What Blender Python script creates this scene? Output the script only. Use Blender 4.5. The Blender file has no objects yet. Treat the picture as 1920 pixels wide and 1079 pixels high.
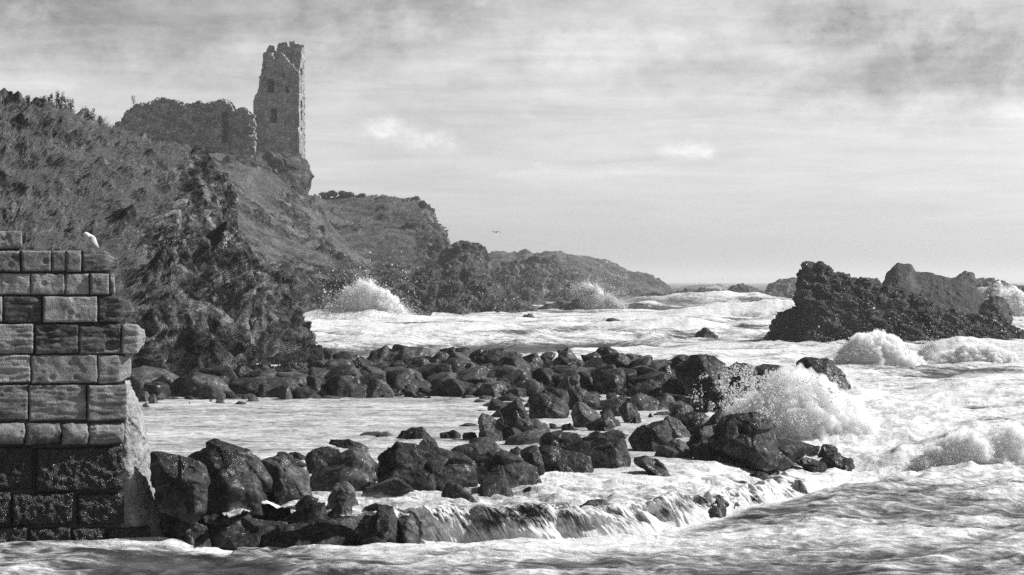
import bpy, bmesh, math, random
import numpy as np
from mathutils import Vector

EXPOSURE = 0.46
SUN_AZ, SUN_EL, SUN_E = 78.0, 39.0, 5.0
SKY_S, SKY_LOW, SKY_HIGH, SKY_TOP = .125, 1.0, .87, .30
HAZE = 0.00027

# ------------------------------------------------------------------ basics
F, H, CX, CY = 3850.0, 4.0, 960.0, 529.0      # focal length and centre in photo pixels, eye height in metres
SC = bpy.context.scene
COL = SC.collection
random.seed(4)
R = np.random.RandomState(11)

def P(px, py, D):
    return np.array([(px - CX) / F * D, D, H - (py - CY) / F * D])

def depth_at(py, z=0.0):
    return (H - z) * F / (py - CY)

_perm = np.random.RandomState(3).permutation(256)
PERM = np.concatenate([_perm, _perm, _perm]).astype(np.int64)
_g = np.random.RandomState(5).normal(size=(256, 3))
GRAD = _g / np.linalg.norm(_g, axis=1)[:, None]
JIT = np.random.RandomState(6).uniform(size=(256, 3))

def perlin(p):
    p = np.asarray(p, dtype=np.float64)
    sh = p.shape[:-1]
    p = p.reshape(-1, 3)
    i = np.floor(p).astype(np.int64)
    f = p - i
    i &= 255
    u = f * f * f * (f * (f * 6 - 15) + 10)
    out = 0
    for dx in (0, 1):
        a = PERM[(i[:, 0] + dx) & 255]
        wx = u[:, 0] if dx else 1 - u[:, 0]
        for dy in (0, 1):
            b = PERM[a + ((i[:, 1] + dy) & 255)]
            wy = u[:, 1] if dy else 1 - u[:, 1]
            for dz in (0, 1):
                g = GRAD[PERM[b + ((i[:, 2] + dz) & 255)]]
                wz = u[:, 2] if dz else 1 - u[:, 2]
                d = g[:, 0] * (f[:, 0] - dx) + g[:, 1] * (f[:, 1] - dy) + g[:, 2] * (f[:, 2] - dz)
                out = out + wx * wy * wz * d
    return (out * 1.6).reshape(sh)

def fbm(p, o=4, gain=.5, lac=2.03):
    s = 0; a = 1.0; t = 0
    for k in range(o):
        s = s + a * perlin(p * lac ** k + 17.3 * k); t += a; a *= gain
    return s / t

def ridged(p, o=4, gain=.5, lac=2.07):
    s = 0; a = 1.0; t = 0
    for k in range(o):
        s = s + a * (1 - 2.2 * np.abs(perlin(p * lac ** k + 9.1 * k))); t += a; a *= gain
    return s / t

def worley(p):
    """F1, F2 and a random value of the nearest cell"""
    sh = p.shape[:-1]
    p = p.reshape(-1, 3)
    i = np.floor(p).astype(np.int64); f = p - i
    f1 = np.full(len(p), 9.0); f2 = np.full(len(p), 9.0); cid = np.zeros(len(p))
    for dx in (-1, 0, 1):
        for dy in (-1, 0, 1):
            for dz in (-1, 0, 1):
                h = PERM[PERM[PERM[(i[:, 0] + dx) & 255] + ((i[:, 1] + dy) & 255)] + ((i[:, 2] + dz) & 255)]
                j = JIT[h]
                d = np.sqrt((dx + j[:, 0] - f[:, 0]) ** 2 + (dy + j[:, 1] - f[:, 1]) ** 2 + (dz + j[:, 2] - f[:, 2]) ** 2)
                n = d < f1
                f2 = np.where(n, f1, np.minimum(f2, d)); cid = np.where(n, JIT[(h + 7) & 255, 0], cid); f1 = np.where(n, d, f1)
    return f1.reshape(sh), f2.reshape(sh), cid.reshape(sh)

def facets(q, tilt=1.2, step=.35):
    """chipped planes: every cell of space gets its own tilted face"""
    sh = q.shape[:-1]; p = q.reshape(-1, 3)
    i = np.floor(p).astype(np.int64); f = p - i
    ws = np.zeros(len(p)); val = np.zeros(len(p))
    for dx in (-1, 0, 1):
        for dy in (-1, 0, 1):
            for dz in (-1, 0, 1):
                h = PERM[PERM[PERM[(i[:, 0] + dx) & 255] + ((i[:, 1] + dy) & 255)] + ((i[:, 2] + dz) & 255)]
                j = JIT[h]; gx = GRAD[(h + 31) & 255]
                vx, vy, vz = f[:, 0] - dx - j[:, 0], f[:, 1] - dy - j[:, 1], f[:, 2] - dz - j[:, 2]
                d = vx * vx + vy * vy + vz * vz
                w = np.exp(-70 * (d - .3))
                val += w * ((vx * gx[:, 0] + vy * gx[:, 1] + vz * gx[:, 2]) * tilt + (JIT[(h + 7) & 255, 0] - .5) * step); ws += w
    return (val / (ws + 1e-12)).reshape(sh)

def sstep(a, b, x):
    t = np.clip((x - a) / (b - a), 0, 1)
    return t * t * (3 - 2 * t)

def mk(name, V, faces, mat=None, origin=None, parent=None, smooth=True, attrs=None, uv=None):
    """one mesh object from numpy verts and an (n,3) or (n,4) face array (or a list of such arrays)"""
    V = np.asarray(V, dtype=np.float32).reshape(-1, 3)
    if origin is None:
        origin = np.array([V[:, 0].mean(), V[:, 1].mean(), V[:, 2].min()])
    origin = np.asarray(origin, dtype=np.float32)
    fl = faces if isinstance(faces, list) else [faces]
    fl = [np.asarray(f, dtype=np.int32) for f in fl if len(f)]
    loops = np.concatenate([f.ravel() for f in fl])
    sizes = np.concatenate([np.full(len(f), f.shape[1], dtype=np.int32) for f in fl])
    starts = np.concatenate([[0], np.cumsum(sizes)[:-1]]).astype(np.int32)
    me = bpy.data.meshes.new(name)
    me.vertices.add(len(V)); me.loops.add(len(loops)); me.polygons.add(len(sizes))
    me.vertices.foreach_set('co', (V - origin).ravel())
    me.loops.foreach_set('vertex_index', loops)
    me.polygons.foreach_set('loop_start', starts)
    me.polygons.foreach_set('loop_total', sizes)
    me.polygons.foreach_set('use_smooth', np.full(len(sizes), smooth, dtype=bool))
    if attrs:
        for k, v in attrs.items():
            at = me.attributes.new(k, 'FLOAT', 'POINT'); at.data.foreach_set('value', np.asarray(v, dtype=np.float32).ravel())
    if uv is not None:
        ul = me.uv_layers.new(name='UVMap')
        ul.data.foreach_set('uv', np.asarray(uv, dtype=np.float32)[loops].ravel())
    me.update(calc_edges=True)
    if mat: me.materials.append(mat)
    o = bpy.data.objects.new(name, me); COL.objects.link(o)
    o.location = Vector([float(c) for c in origin])
    if parent is not None:
        o.parent = parent
        o.location = Vector([float(c) for c in origin]) - parent.location
    return o

def tag(o, label=None, cat=None, group=None, kind=None):
    if label: o['label'] = label
    if cat: o['category'] = cat
    if group: o['group'] = group
    if kind: o['kind'] = kind
    return o

def empty(name, loc, label, cat, group=None):
    o = bpy.data.objects.new(name, None); COL.objects.link(o); o.location = Vector([float(c) for c in loc])
    return tag(o, label, cat, group)

def gridfaces(nv, nu):
    a = (np.arange(nv - 1)[:, None] * nu + np.arange(nu - 1)[None, :]).ravel()
    return np.stack([a, a + 1, a + nu + 1, a + nu], 1)

def gridnormal(G):
    du = np.gradient(G, axis=1); dv = np.gradient(G, axis=0)
    n = np.cross(du, dv); l = np.linalg.norm(n, axis=2)[..., None]
    n = n / np.maximum(l, 1e-9)
    return n

# ------------------------------------------------------------------ materials
def newmat(name):
    m = bpy.data.materials.new(name); m.use_nodes = True
    nt = m.node_tree; nt.nodes.clear()
    return m, nt

class NT:
    def __init__(s, nt): s.nt = nt
    def n(s, t, **kw):
        nd = s.nt.nodes.new(t)
        for k, v in kw.items():
            if hasattr(nd, k) and not k.startswith('i_'): setattr(nd, k, v)
        return nd
    def link(s, a, b): s.nt.links.new(a, b)
    def math(s, op, a, b=None, clamp=False):
        nd = s.nt.nodes.new('ShaderNodeMath'); nd.operation = op; nd.use_clamp = clamp
        for i, v in enumerate((a, b)):
            if v is None: continue
            if isinstance(v, (int, float)): nd.inputs[i].default_value = v
            else: s.link(v, nd.inputs[i])
        return nd.outputs[0]
    def coord(s, scale=(1, 1, 1), kind='Object', rot=(0, 0, 0)):
        tc = s.nt.nodes.new('ShaderNodeTexCoord'); mp = s.nt.nodes.new('ShaderNodeMapping')
        mp.inputs['Scale'].default_value = scale; mp.inputs['Rotation'].default_value = rot
        s.link(tc.outputs[kind], mp.inputs['Vector']); return mp.outputs[0]
    def noise(s, vec, scale, detail=6, rough=.6, dist=0.0, typ='FBM'):
        nd = s.nt.nodes.new('ShaderNodeTexNoise'); nd.noise_type = typ
        nd.inputs['Scale'].default_value = scale; nd.inputs['Detail'].default_value = detail
        nd.inputs['Roughness'].default_value = rough; nd.inputs['Distortion'].default_value = dist
        s.link(vec, nd.inputs['Vector']); return nd.outputs['Fac']
    def voro(s, vec, scale, feature='F1', out='Distance'):
        nd = s.nt.nodes.new('ShaderNodeTexVoronoi'); nd.feature = feature
        nd.inputs['Scale'].default_value = scale
        s.link(vec, nd.inputs['Vector']); return nd.outputs[out]
    def ramp(s, fac, stops):
        nd = s.nt.nodes.new('ShaderNodeValToRGB'); el = nd.color_ramp.elements
        while len(el) < len(stops): el.new(.5)
        for e, (p, c) in zip(el, stops):
            e.position = p; e.color = (c, c, c, 1)
        s.link(fac, nd.inputs[0]); return nd.outputs[0]
    def mix(s, fac, a, b):
        nd = s.nt.nodes.new('ShaderNodeMix'); nd.data_type = 'FLOAT'
        for i, v in ((0, fac), (2, a), (3, b)):
            if isinstance(v, (int, float)): nd.inputs[i].default_value = v
            else: s.link(v, nd.inputs[i])
        return nd.outputs[0]
    def mrange(s, v, a, b, c=0.0, d=1.0):
        nd = s.nt.nodes.new('ShaderNodeMapRange'); nd.interpolation_type = 'SMOOTHSTEP'
        s.link(v, nd.inputs[0])
        for i, x in enumerate((a, b, c, d)): nd.inputs[i + 1].default_value = x
        return nd.outputs[0]
    def attr(s, name):
        nd = s.nt.nodes.new('ShaderNodeAttribute'); nd.attribute_name = name; return nd.outputs['Fac']
    def rgb(s, v):
        nd = s.nt.nodes.new('ShaderNodeCombineColor')
        for i in range(3): s.link(v, nd.inputs[i])
        return nd.outputs[0]
    def bump(s, h, strength, dist, prev=None):
        nd = s.nt.nodes.new('ShaderNodeBump'); nd.inputs['Strength'].default_value = strength
        nd.inputs['Distance'].default_value = dist; s.link(h, nd.inputs['Height'])
        if prev is not None: s.link(prev, nd.inputs['Normal'])
        return nd.outputs[0]
    def bsdf(s, col, rough, normal=None, spec=.5, coat=0.0, trans=None):
        b = s.nt.nodes.new('ShaderNodeBsdfPrincipled')
        if isinstance(col, (int, float)): b.inputs['Base Color'].default_value = (col, col, col, 1)
        else: s.link(s.rgb(col) if col.type != 'RGBA' else col, b.inputs['Base Color'])
        if isinstance(rough, (int, float)): b.inputs['Roughness'].default_value = rough
        else: s.link(rough, b.inputs['Roughness'])
        if isinstance(spec, (int, float)): b.inputs['Specular IOR Level'].default_value = spec
        else: s.link(spec, b.inputs['Specular IOR Level'])
        b.inputs['Coat Weight'].default_value = coat
        if normal is not None: s.link(normal, b.inputs['Normal'])
        return b
    def out(s, sh, disp=None):
        o = s.nt.nodes.new('ShaderNodeOutputMaterial'); s.link(sh, o.inputs['Surface'])

def rock_mat(name, lo, hi, scale, wet=.3, bump=.6, kind='Object', stretch=(1, 1, 1), pits=True, bd=.1):
    """rough stone: mottled grey, cracks, glints where it is wet. scale = features per metre"""
    m, nt = newmat(name); N = NT(nt)
    v = N.coord(stretch, kind)
    big = N.noise(v, scale * .5, 6, .62, .4)
    fine = N.noise(v, scale * 4, 8, .7)
    cr = N.mrange(N.noise(v, scale * 1.1, 5, .6, 1.0, 'RIDGED_MULTIFRACTAL'), .2, 1.3)
    spk = N.noise(v, scale * 14, 4, .7)
    c = N.mix(.45, big, fine)
    col = N.ramp(c, [(.38, lo), (.5, lo + (hi - lo) * .3), (.64, hi)])
    colm = N.math('MULTIPLY', col, N.mix(N.mrange(spk, .3, .7), .5, 1.4))
    rg = N.ramp(N.noise(v, scale * 1.3, 4, .6), [(.35, max(.16, .6 - wet)), (.65, .9 - .55 * wet)])
    h = N.math('ADD', N.math('ADD', N.math('MULTIPLY', fine, .7), N.math('MULTIPLY', spk, .10)), N.math('MULTIPLY', cr, .2))
    h = N.math('ADD', h, big)
    nb = N.bump(h, bump, bd)
    wetp = N.mrange(N.noise(v, scale * 5, 5, .7, .5), .52, .66)
    rg = N.mix(wetp, rg, .22)
    b = N.bsdf(colm, rg, nb, N.mix(wetp, .06, .65) if wet > .1 else .08)
    N.out(b.outputs[0]); return m

def ground_mat(name, scale, rlo=.03, rhi=.16, glo=.05, ghi=.2, bd=.25):
    """turf over stone: attribute 'rock' picks stone where 1"""
    m, nt = newmat(name); N = NT(nt)
    v = N.coord((1, 1, 1)); vs = N.coord((1, 1, .85))
    big = N.noise(v, scale * .35, 5, .6, .3)
    fine = N.noise(vs, scale * 3.5, 8, .72)
    med = N.noise(v, scale * 1.1, 6, .65)
    rc = N.ramp(N.mix(.4, med, fine), [(.42, rlo), (.5, rlo + (rhi - rlo) * .3), (.6, rhi)])
    crack = N.mrange(N.voro(vs, scale * 1.1, 'DISTANCE_TO_EDGE'), 0, .09)
    tuft = N.noise(vs, scale * 6, 8, .8, .1)
    spk = N.noise(v, scale * 16, 4, .7)
    rc = N.math('MULTIPLY', rc, N.mix(N.mrange(N.noise(v, scale * .7, 5, .6, .6), .40, .62), .30, 1.35))  # broad dark blotches paint shaded clefts into the rock colour
    gc = N.ramp(N.mix(.35, N.mix(.5, big, med), tuft), [(.40, glo), (.5, glo + (ghi - glo) * .4), (.60, ghi)])
    rk = N.mrange(N.math('ADD', N.attr('rock'), N.math('MULTIPLY', N.math('SUBTRACT', med, .5), .8)), .38, .6)
    col = N.math('MULTIPLY', N.mix(rk, gc, rc), N.mix(N.mrange(spk, .3, .7), .3, 1.7))
    h = N.mix(rk, N.math('ADD', N.math('MULTIPLY', tuft, .8), med), N.math('ADD', N.math('MULTIPLY', fine, 1.0), N.math('MULTIPLY', med, .6)))
    nb = N.bump(h, .8, bd)
    b = N.bsdf(col, N.mix(rk, .95, N.ramp(fine, [(.45, .8), (.6, .28)])), nb, N.mix(rk, .03, N.ramp(fine, [(.48, .03), (.62, .45)])))
    N.out(b.outputs[0]); return m

def foam_mat(name='foam', base=.82):
    m, nt = newmat(name); N = NT(nt)
    b = N.bsdf(base, .75, None, .3)
    t = nt.nodes.new('ShaderNodeBsdfTranslucent'); t.inputs['Color'].default_value = (.85, .85, .85, 1)
    mx = nt.nodes.new('ShaderNodeMixShader'); mx.inputs[0].default_value = .5
    N.link(b.outputs[0], mx.inputs[1]); N.link(t.outputs[0], mx.inputs[2])
    N.out(mx.outputs[0]); return m

def water_mat(name, dark=.05, milky=.2, lo=.35, hi=.75, sc=1.0, stretch=(.55, 1, 1), bump=.25, foamc=.82, wr=.12, bd=.06):
    """sea water with foam: attribute 'foam' (0..1) shifts how much froth lies on it"""
    m, nt = newmat(name); N = NT(nt)
    v = N.coord(stretch, 'Object', rot=(0, 0, .25))
    n1 = N.noise(v, .9 * sc, 9, .68, 1.2)
    n2 = N.noise(v, 4.2 * sc, 8, .76, .8)
    lace = N.voro(v, 2.6 * sc, 'DISTANCE_TO_EDGE')
    lc = N.mrange(lace, .0, .16, 1, 0)
    v0 = N.coord((stretch[0] * .5, stretch[1], 1), 'Object', rot=(0, 0, .12)); n0 = N.noise(v0, .22 * sc, 8, .66, 1.0)
    x = N.math('ADD', N.math('ADD', N.math('MULTIPLY', n1, .45), N.math('MULTIPLY', n2, .30)), N.math('MULTIPLY', n0, .25))
    x = N.math('ADD', N.math('MULTIPLY', N.math('SUBTRACT', x, .5), 2.3), N.math('MULTIPLY', lc, .10))
    rgc = N.mrange(N.noise(v, 2.2 * sc, 8, .7, .8, 'RIDGED_MULTIFRACTAL'), .25, 1.6)
    x = N.math('ADD', x, N.math('MULTIPLY', N.math('SUBTRACT', rgc, .4), .42))  # ridged lines paint pale crest highlights into the froth mask
    x = N.math('ADD', x, N.attr('foam'))
    fm = N.mrange(x, lo, hi)
    wc = N.mix(N.mrange(n1, .35, .65), dark, milky)
    col = N.mix(fm, wc, N.mix(N.mrange(n2, .35, .65), foamc * .62, foamc))
    rg_ = N.noise(v, 1.6 * sc, 8, .7, .5, 'RIDGED_MULTIFRACTAL')
    h = N.math('ADD', N.math('ADD', N.noise(v, 3.0 * sc, 9, .68, .6), N.math('MULTIPLY', rg_, .35)), N.math('MULTIPLY', fm, .35))
    nb = N.bump(h, bump, bd)
    b = N.bsdf(col, N.mix(fm, wr, .8), nb, N.mix(fm, .32, .12))
    N.out(b.outputs[0]); return m
# ------------------------------------------------------------------ camera, sun, sky
cam = bpy.data.cameras.new('camera'); cam.sensor_width = 36; cam.lens = 36 * F / 1920
cam.shift_y = -10.5 / 1920; cam.clip_start = .5; cam.clip_end = 60000
co = bpy.data.objects.new('camera', cam); COL.objects.link(co)
co.location = (0, 0, H); co.rotation_euler = (math.radians(90), 0, 0); SC.camera = co
SC.view_settings.view_transform = 'Standard'; SC.view_settings.look = 'None'
SC.view_settings.gamma = 1; SC.view_settings.exposure = EXPOSURE
SC.cycles.volume_bounces = 10; SC.cycles.max_bounces = 12; SC.cycles.diffuse_bounces = 2; SC.cycles.glossy_bounces = 2
SC.cycles.transmission_bounces = 3; SC.cycles.transparent_max_bounces = 8; SC.cycles.caustics_reflective = False
SC.cycles.sample_clamp_indirect = 3; SC.cycles.use_denoising = False; SC.cycles.use_adaptive_sampling = False

AZ, EL = math.radians(SUN_AZ), math.radians(SUN_EL)
sd = Vector((math.sin(AZ) * math.cos(EL), math.cos(AZ) * math.cos(EL), math.sin(EL)))
sl = bpy.data.lights.new('sun', 'SUN'); sl.energy = SUN_E; sl.angle = math.radians(1.2); sl.color = (1, 1, 1)
so = bpy.data.objects.new('sun', sl); COL.objects.link(so); so.rotation_euler = sd.to_track_quat('Z', 'Y').to_euler()
so.location = (60, 20, 60)

w = bpy.data.worlds.new('World'); SC.world = w; w.use_nodes = True
nt = w.node_tree; nt.nodes.clear(); N = NT(nt)
sky = nt.nodes.new('ShaderNodeTexSky'); sky.sky_type = 'NISHITA'; sky.sun_disc = False
sky.sun_elevation = EL; sky.sun_rotation = AZ; sky.air_density = 1.0; sky.dust_density = 1.5
bw = nt.nodes.new('ShaderNodeRGBToBW'); N.link(sky.outputs[0], bw.inputs[0])
tc = nt.nodes.new('ShaderNodeTexCoord')
def wmap(sc, loc=(0, 0, 0)):
    mp = nt.nodes.new('ShaderNodeMapping'); mp.inputs['Scale'].default_value = sc; mp.inputs['Location'].default_value = loc
    N.link(tc.outputs['Generated'], mp.inputs['Vector']); return mp.outputs[0]
warp = N.noise(wmap((20, 20, 26)), 1.0, 7, .62, .6)
warpf = N.noise(wmap((75, 75, 80), (3, 1, 2)), 1.0, 9, .7, .3)
sepv = nt.nodes.new('ShaderNodeSeparateXYZ'); N.link(tc.outputs['Generated'], sepv.inputs[0])
X_, Z_ = sepv.outputs[0], sepv.outputs[2]
def blob(px, py, rx, ry, inner=0.0, wamp=1.3, fine=.6):
    """soft cloud patch centred on a direction, edges broken by noise"""
    x0, z0 = (px - CX) / F, (CY - py) / F
    a = N.math('DIVIDE', N.math('SUBTRACT', X_, x0), rx / F)
    b = N.math('DIVIDE', N.math('SUBTRACT', Z_, z0), ry / F)
    d = N.math('SQRT', N.math('ADD', N.math('MULTIPLY', a, a), N.math('MULTIPLY', b, b)))
    d = N.math('ADD', d, N.math('MULTIPLY', N.math('SUBTRACT', warp, .5), wamp * 2))
    d = N.math('ADD', d, N.math('MULTIPLY', N.math('SUBTRACT', warpf, .5), fine * 2))
    return N.mrange(d, inner, 1.25, 1, 0)
streak = N.noise(wmap((10, 10, 120)), 1.0, 8, .66, .5)
wide = N.noise(wmap((7, 7, 22), (1, 0, 3)), 1.0, 7, .6, .5)
puff = N.noise(wmap((34, 34, 60), (0, 2, 1)), 1.0, 10, .68, .2)
lift = N.mrange(Z_, .03, .12)
fac = N.math('ADD', 1.0, N.math('MULTIPLY', N.math('SUBTRACT', streak, .5), N.math('MULTIPLY', N.mrange(Z_, 0, .05), .55)))
fac = N.math('ADD', fac, N.math('MULTIPLY', N.math('SUBTRACT', wide, .5), N.math('MULTIPLY', lift, 1.15)))
fac = N.math('ADD', fac, N.math('MULTIPLY', N.math('SUBTRACT', puff, .5), N.math('MULTIPLY', lift, .7)))
def addb(f, m, k): return N.math('ADD', f, N.math('MULTIPLY', m, k * 1.35))
fac = addb(fac, blob(1730, 140, 300, 105, .0, .8, .45), -.34)
fac = addb(fac, blob(1600, 60, 200, 50, .1, .8, .6), -.10)
fac = addb(fac, blob(1880, 215, 60, 22, .5, .8, 1.0), .12)
fac = addb(fac, blob(1560, 210, 90, 24, .3, 1.0, .8), .07)
fac = addb(fac, blob(1900, 60, 200, 120), -.12)
fac = addb(fac, blob(1500, 40, 220, 60), -.10)
fac = addb(fac, blob(1400, 130, 90, 34, .1, .8, .8), -.10)
fac = addb(fac, blob(300, 40, 620, 110, 0, .8), -.30)
fac = addb(fac, blob(60, 10, 130, 60), -.22)
fac = addb(fac, blob(800, 20, 180, 50), -.12)
fac = addb(fac, blob(1150, 90, 260, 60), .20)
fac = addb(fac, blob(1480, 120, 120, 40), .12)
puff2 = N.noise(wmap((110, 110, 120), (2, 5, 1)), 1.0, 9, .65, .2)
for (x_, y_, rx_, ry_, k_) in [(712, 238, 34, 17, .13), (745, 250, 38, 17, .10), (690, 232, 18, 9, .08), (790, 268, 34, 14, .10), (826, 262, 30, 13, .11), (850, 276, 26, 10, .06), (1262, 282, 26, 12, .11), (1300, 284, 34, 15, .13), (1328, 292, 22, 10, .08), (1020, 312, 30, 12, .06), (960, 330, 60, 8, .05), (1180, 320, 70, 7, .05)]:
    fac = addb(fac, N.math('MULTIPLY', blob(x_, y_, rx_ * 1.15, ry_ * 1.3, .3, .9, 1.1), N.mrange(puff2, .36, .62, .25, 1.0)), k_ * 1.35)
fac = addb(fac, blob(770, 292, 110, 14, .1, .6, .8), -.045)
fac = addb(fac, blob(1300, 308, 70, 9, .1, .6, .8), -.045)
fac = addb(fac, blob(800, 280, 80, 30, .3, .9, 1.0), .07)
fac = addb(fac, blob(820, 330, 150, 22), -.05)
fac = addb(fac, blob(80, 165, 130, 20, .3, .9, 1.0), .13)
fac = addb(fac, blob(1050, 330, 160, 16), .07)
fac = addb(fac, blob(1050, 215, 420, 14), -.07)
# unseen sky above the view, dimmed to set the fill light
fac = N.mix(N.mrange(Z_, .16, .5), fac, SKY_TOP)
gr = N.mrange(Z_, -.01, .14)
colw = N.math('MULTIPLY', N.math('MULTIPLY', bw.outputs[0], fac), N.mix(gr, SKY_LOW, SKY_HIGH))
bg = nt.nodes.new('ShaderNodeBackground'); bg.inputs['Strength'].default_value = SKY_S
N.link(N.rgb(colw), bg.inputs['Color'])
wo = nt.nodes.new('ShaderNodeOutputWorld'); N.link(bg.outputs[0], wo.inputs['Surface'])

# ------------------------------------------------------------------ materials in use
M_wet = rock_mat('wet_boulder', .003, .12, 1.1, wet=.46, bump=.7, bd=.09)
M_wet2 = rock_mat('wet_boulder_pale', .012, .22, 1.2, wet=.4, bump=.7, bd=.09)
M_bed = rock_mat('rubble_bed', .006, .04, 1.5, wet=.3, bump=.9, bd=.2)
M_stack = rock_mat('crag_rock', .014, .17, .8, wet=.25, bump=.9, bd=.4)
M_dark_crag = rock_mat('dark_crag', .006, .15, .9, wet=.3, bump=.9, bd=.4)
M_hazed = rock_mat('hazed_crag', .03, .15, .8, wet=.1, bump=.9, bd=.4)  # lifted tone paints distance haze onto the rear sea stack
M_head = ground_mat('headland_ground', .9, .004, .19, .012, .26, .35)  # bright ends paint lit facets and tufts, dark ends the shadow between
M_far = ground_mat('far_ground', .35, .02, .15, .04, .20, 1.0)  # paler tone adds distance haze to the hills' own colour
M_sea = water_mat('sea_water', .02, .12, .30, .76, 1.05, (.62, 1, 1), .7, .80, .36, .15)
M_pool = water_mat('pool_water', .05, .22, .25, 1.0, 2.3, (.42, 1, 1), .6, .76, .25, .06)
M_foam = foam_mat()

def loft(name, guides, nu, nv, disp=None, mat=None, attrf=None, flip=False, wts=None, flat=None):
    """surface through guide lines given as (photo x, photo y, distance) points; real metres"""
    L = []
    for g in guides:
        W = np.array([P(*q) for q in g]); q = np.array([[a[0], a[1]] for a in g], float)
        s = np.concatenate([[0], np.cumsum(np.hypot(*(np.diff(q, axis=0).T)))])
        t = np.linspace(0, s[-1], nu)
        L.append(np.stack([np.interp(t, s, W[:, k]) for k in range(3)], 1))
    L = np.array(L); K = len(L)
    if wts is None: wts = [1] * (K - 1)
    cum = np.concatenate([[0], np.cumsum(wts)]) / sum(wts)
    tv = np.linspace(0, 1, nv)
    Lp = np.concatenate([[2 * L[0] - L[1]], L, [2 * L[-1] - L[-2]]])
    G = np.zeros((nv, nu, 3))
    for r, t in enumerate(tv):
        k = min(np.searchsorted(cum, t, side='right') - 1, K - 2)
        x = (t - cum[k]) / (cum[k + 1] - cum[k])
        p0, p1, p2, p3 = Lp[k], Lp[k + 1], Lp[k + 2], Lp[k + 3]
        a = .35
        m1, m2 = a * (p2 - p0), a * (p3 - p1)
        G[r] = (2 * x**3 - 3 * x**2 + 1) * p1 + (x**3 - 2 * x**2 + x) * m1 + (-2 * x**3 + 3 * x**2) * p2 + (x**3 - x**2) * m2
    n = gridnormal(G)
    # normals out of the ground: towards +z or towards the viewer
    sgn = np.sign((n[..., 2] * 1.0 - n[..., 1] * .6).mean())
    n = n * (sgn if sgn else 1)
    tt = np.repeat(tv[:, None], nu, 1)
    attrs = None
    rk = attrf(G, tt) if attrf else None
    if disp is not None:
        d = disp(G, n, rk)
        if d.ndim == 2: G = G + n * d[..., None]
        else: G = G + d
    if rk is not None: attrs = {'rock': rk.ravel()}
    fc = gridfaces(nv, nu)
    if sgn < 0: fc = fc[:, ::-1]
    o = mk(name, G.reshape(-1, 3), fc, mat, attrs=attrs)
    return o, G, rk, n

def pxof(G): return G[..., 0] / G[..., 1] * F + CX
def pyof(G): return CY - (G[..., 2] - H) / G[..., 1] * F

def rockdisp(G, size, amp, stretch=(1, 1, .45), sharp=1.0, strat=0.0):
    """craggy relief: big buttresses, clefts, faceted blocks and grit; size = block size in metres"""
    q = G * np.array(stretch) / size
    w = np.stack([fbm(q * .6 + 31, 2), fbm(q * .6 + 57, 2), fbm(q * .6 + 83, 2)], -1) * .5
    q = q + w
    a = ridged(q * .5, 3) * .9
    b = facets(q, 1.3, .5)
    e = facets(q * 2.7 + 5, .6, .25)
    f = ridged(q * 3.5, 4, .6) * .16
    st = perlin(np.stack([0 * G[..., 0], 0 * G[..., 0] + 3, (G[..., 0] * .42 + G[..., 2] * .9 + .5 * fbm(G * .3, 2)) / size * 2.6], -1))
    return amp * (a * .65 + b * .45 * sharp + e * .5 * sharp + f + .28 * st * strat)

# ------------------------------------------------------------------ near headland with its cliff
HG = [
 [(-330, 800, 57), (100, 790, 60), (250, 742, 66), (330, 730, 69), (420, 715, 74), (520, 695, 84), (575, 675, 98), (622, 672, 112)],
 [(-330, 690, 59), (100, 680, 62), (240, 640, 68), (330, 620, 72), (420, 610, 79), (510, 620, 88), (570, 645, 101), (620, 668, 114)],
 [(-330, 560, 64), (60, 545, 67), (240, 520, 73), (330, 500, 78), (400, 480, 86), (480, 545, 97), (550, 612, 107), (600, 642, 114), (618, 666, 116)],
 [(-330, 390, 71), (60, 370, 75), (200, 360, 80), (290, 360, 86), (370, 375, 95), (450, 470, 104), (525, 570, 111), (594, 632, 116), (616, 664, 118)],
 [(-330, 190, 86), (0, 192, 90), (60, 188, 91), (120, 196, 92), (170, 218, 93), (215, 238, 94), (262, 256, 96), (310, 270, 98), (345, 276, 100),
  (378, 302, 103), (398, 330, 105), (428, 388, 107), (440, 424, 109), (480, 478, 112), (510, 536, 115), (535, 574, 117), (560, 603, 119), (590, 626, 121), (604, 645, 121), (614, 664, 121)],
 [(-330, 250, 110), (60, 250, 112), (215, 290, 112), (345, 340, 112), (430, 430, 116), (510, 560, 120), (560, 620, 123), (608, 660, 124)],
 [(-330, 700, 125), (60, 700, 125), (215, 700, 124), (345, 690, 124), (430, 680, 126), (510, 670, 127), (560, 665, 128), (602, 660, 128)],
]
def head_rock(G, t):
    px, py = pxof(G), pyof(G)
    edge = np.interp(py, [180, 262, 300, 330, 400, 450, 520, 600, 700], [420, 372, 352, 380, 285, 262, 262, 262, 235])
    d = px - edge
    nz = fbm(G * .25, 4) * 60 + fbm(G * .9 + 9, 3) * 34
    r = sstep(-22, 22, d + nz)
    out = ridged(G * np.array([.16, .16, .22]) + 3, 4)
    r = np.maximum(r, sstep(.66, .85, out) * .6)
    patch = sstep(70, 0, np.abs(px - 305) + .8 * np.abs(py - 565) + nz * .6) * .9
    return np.clip(r - patch, 0, 1)
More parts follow.
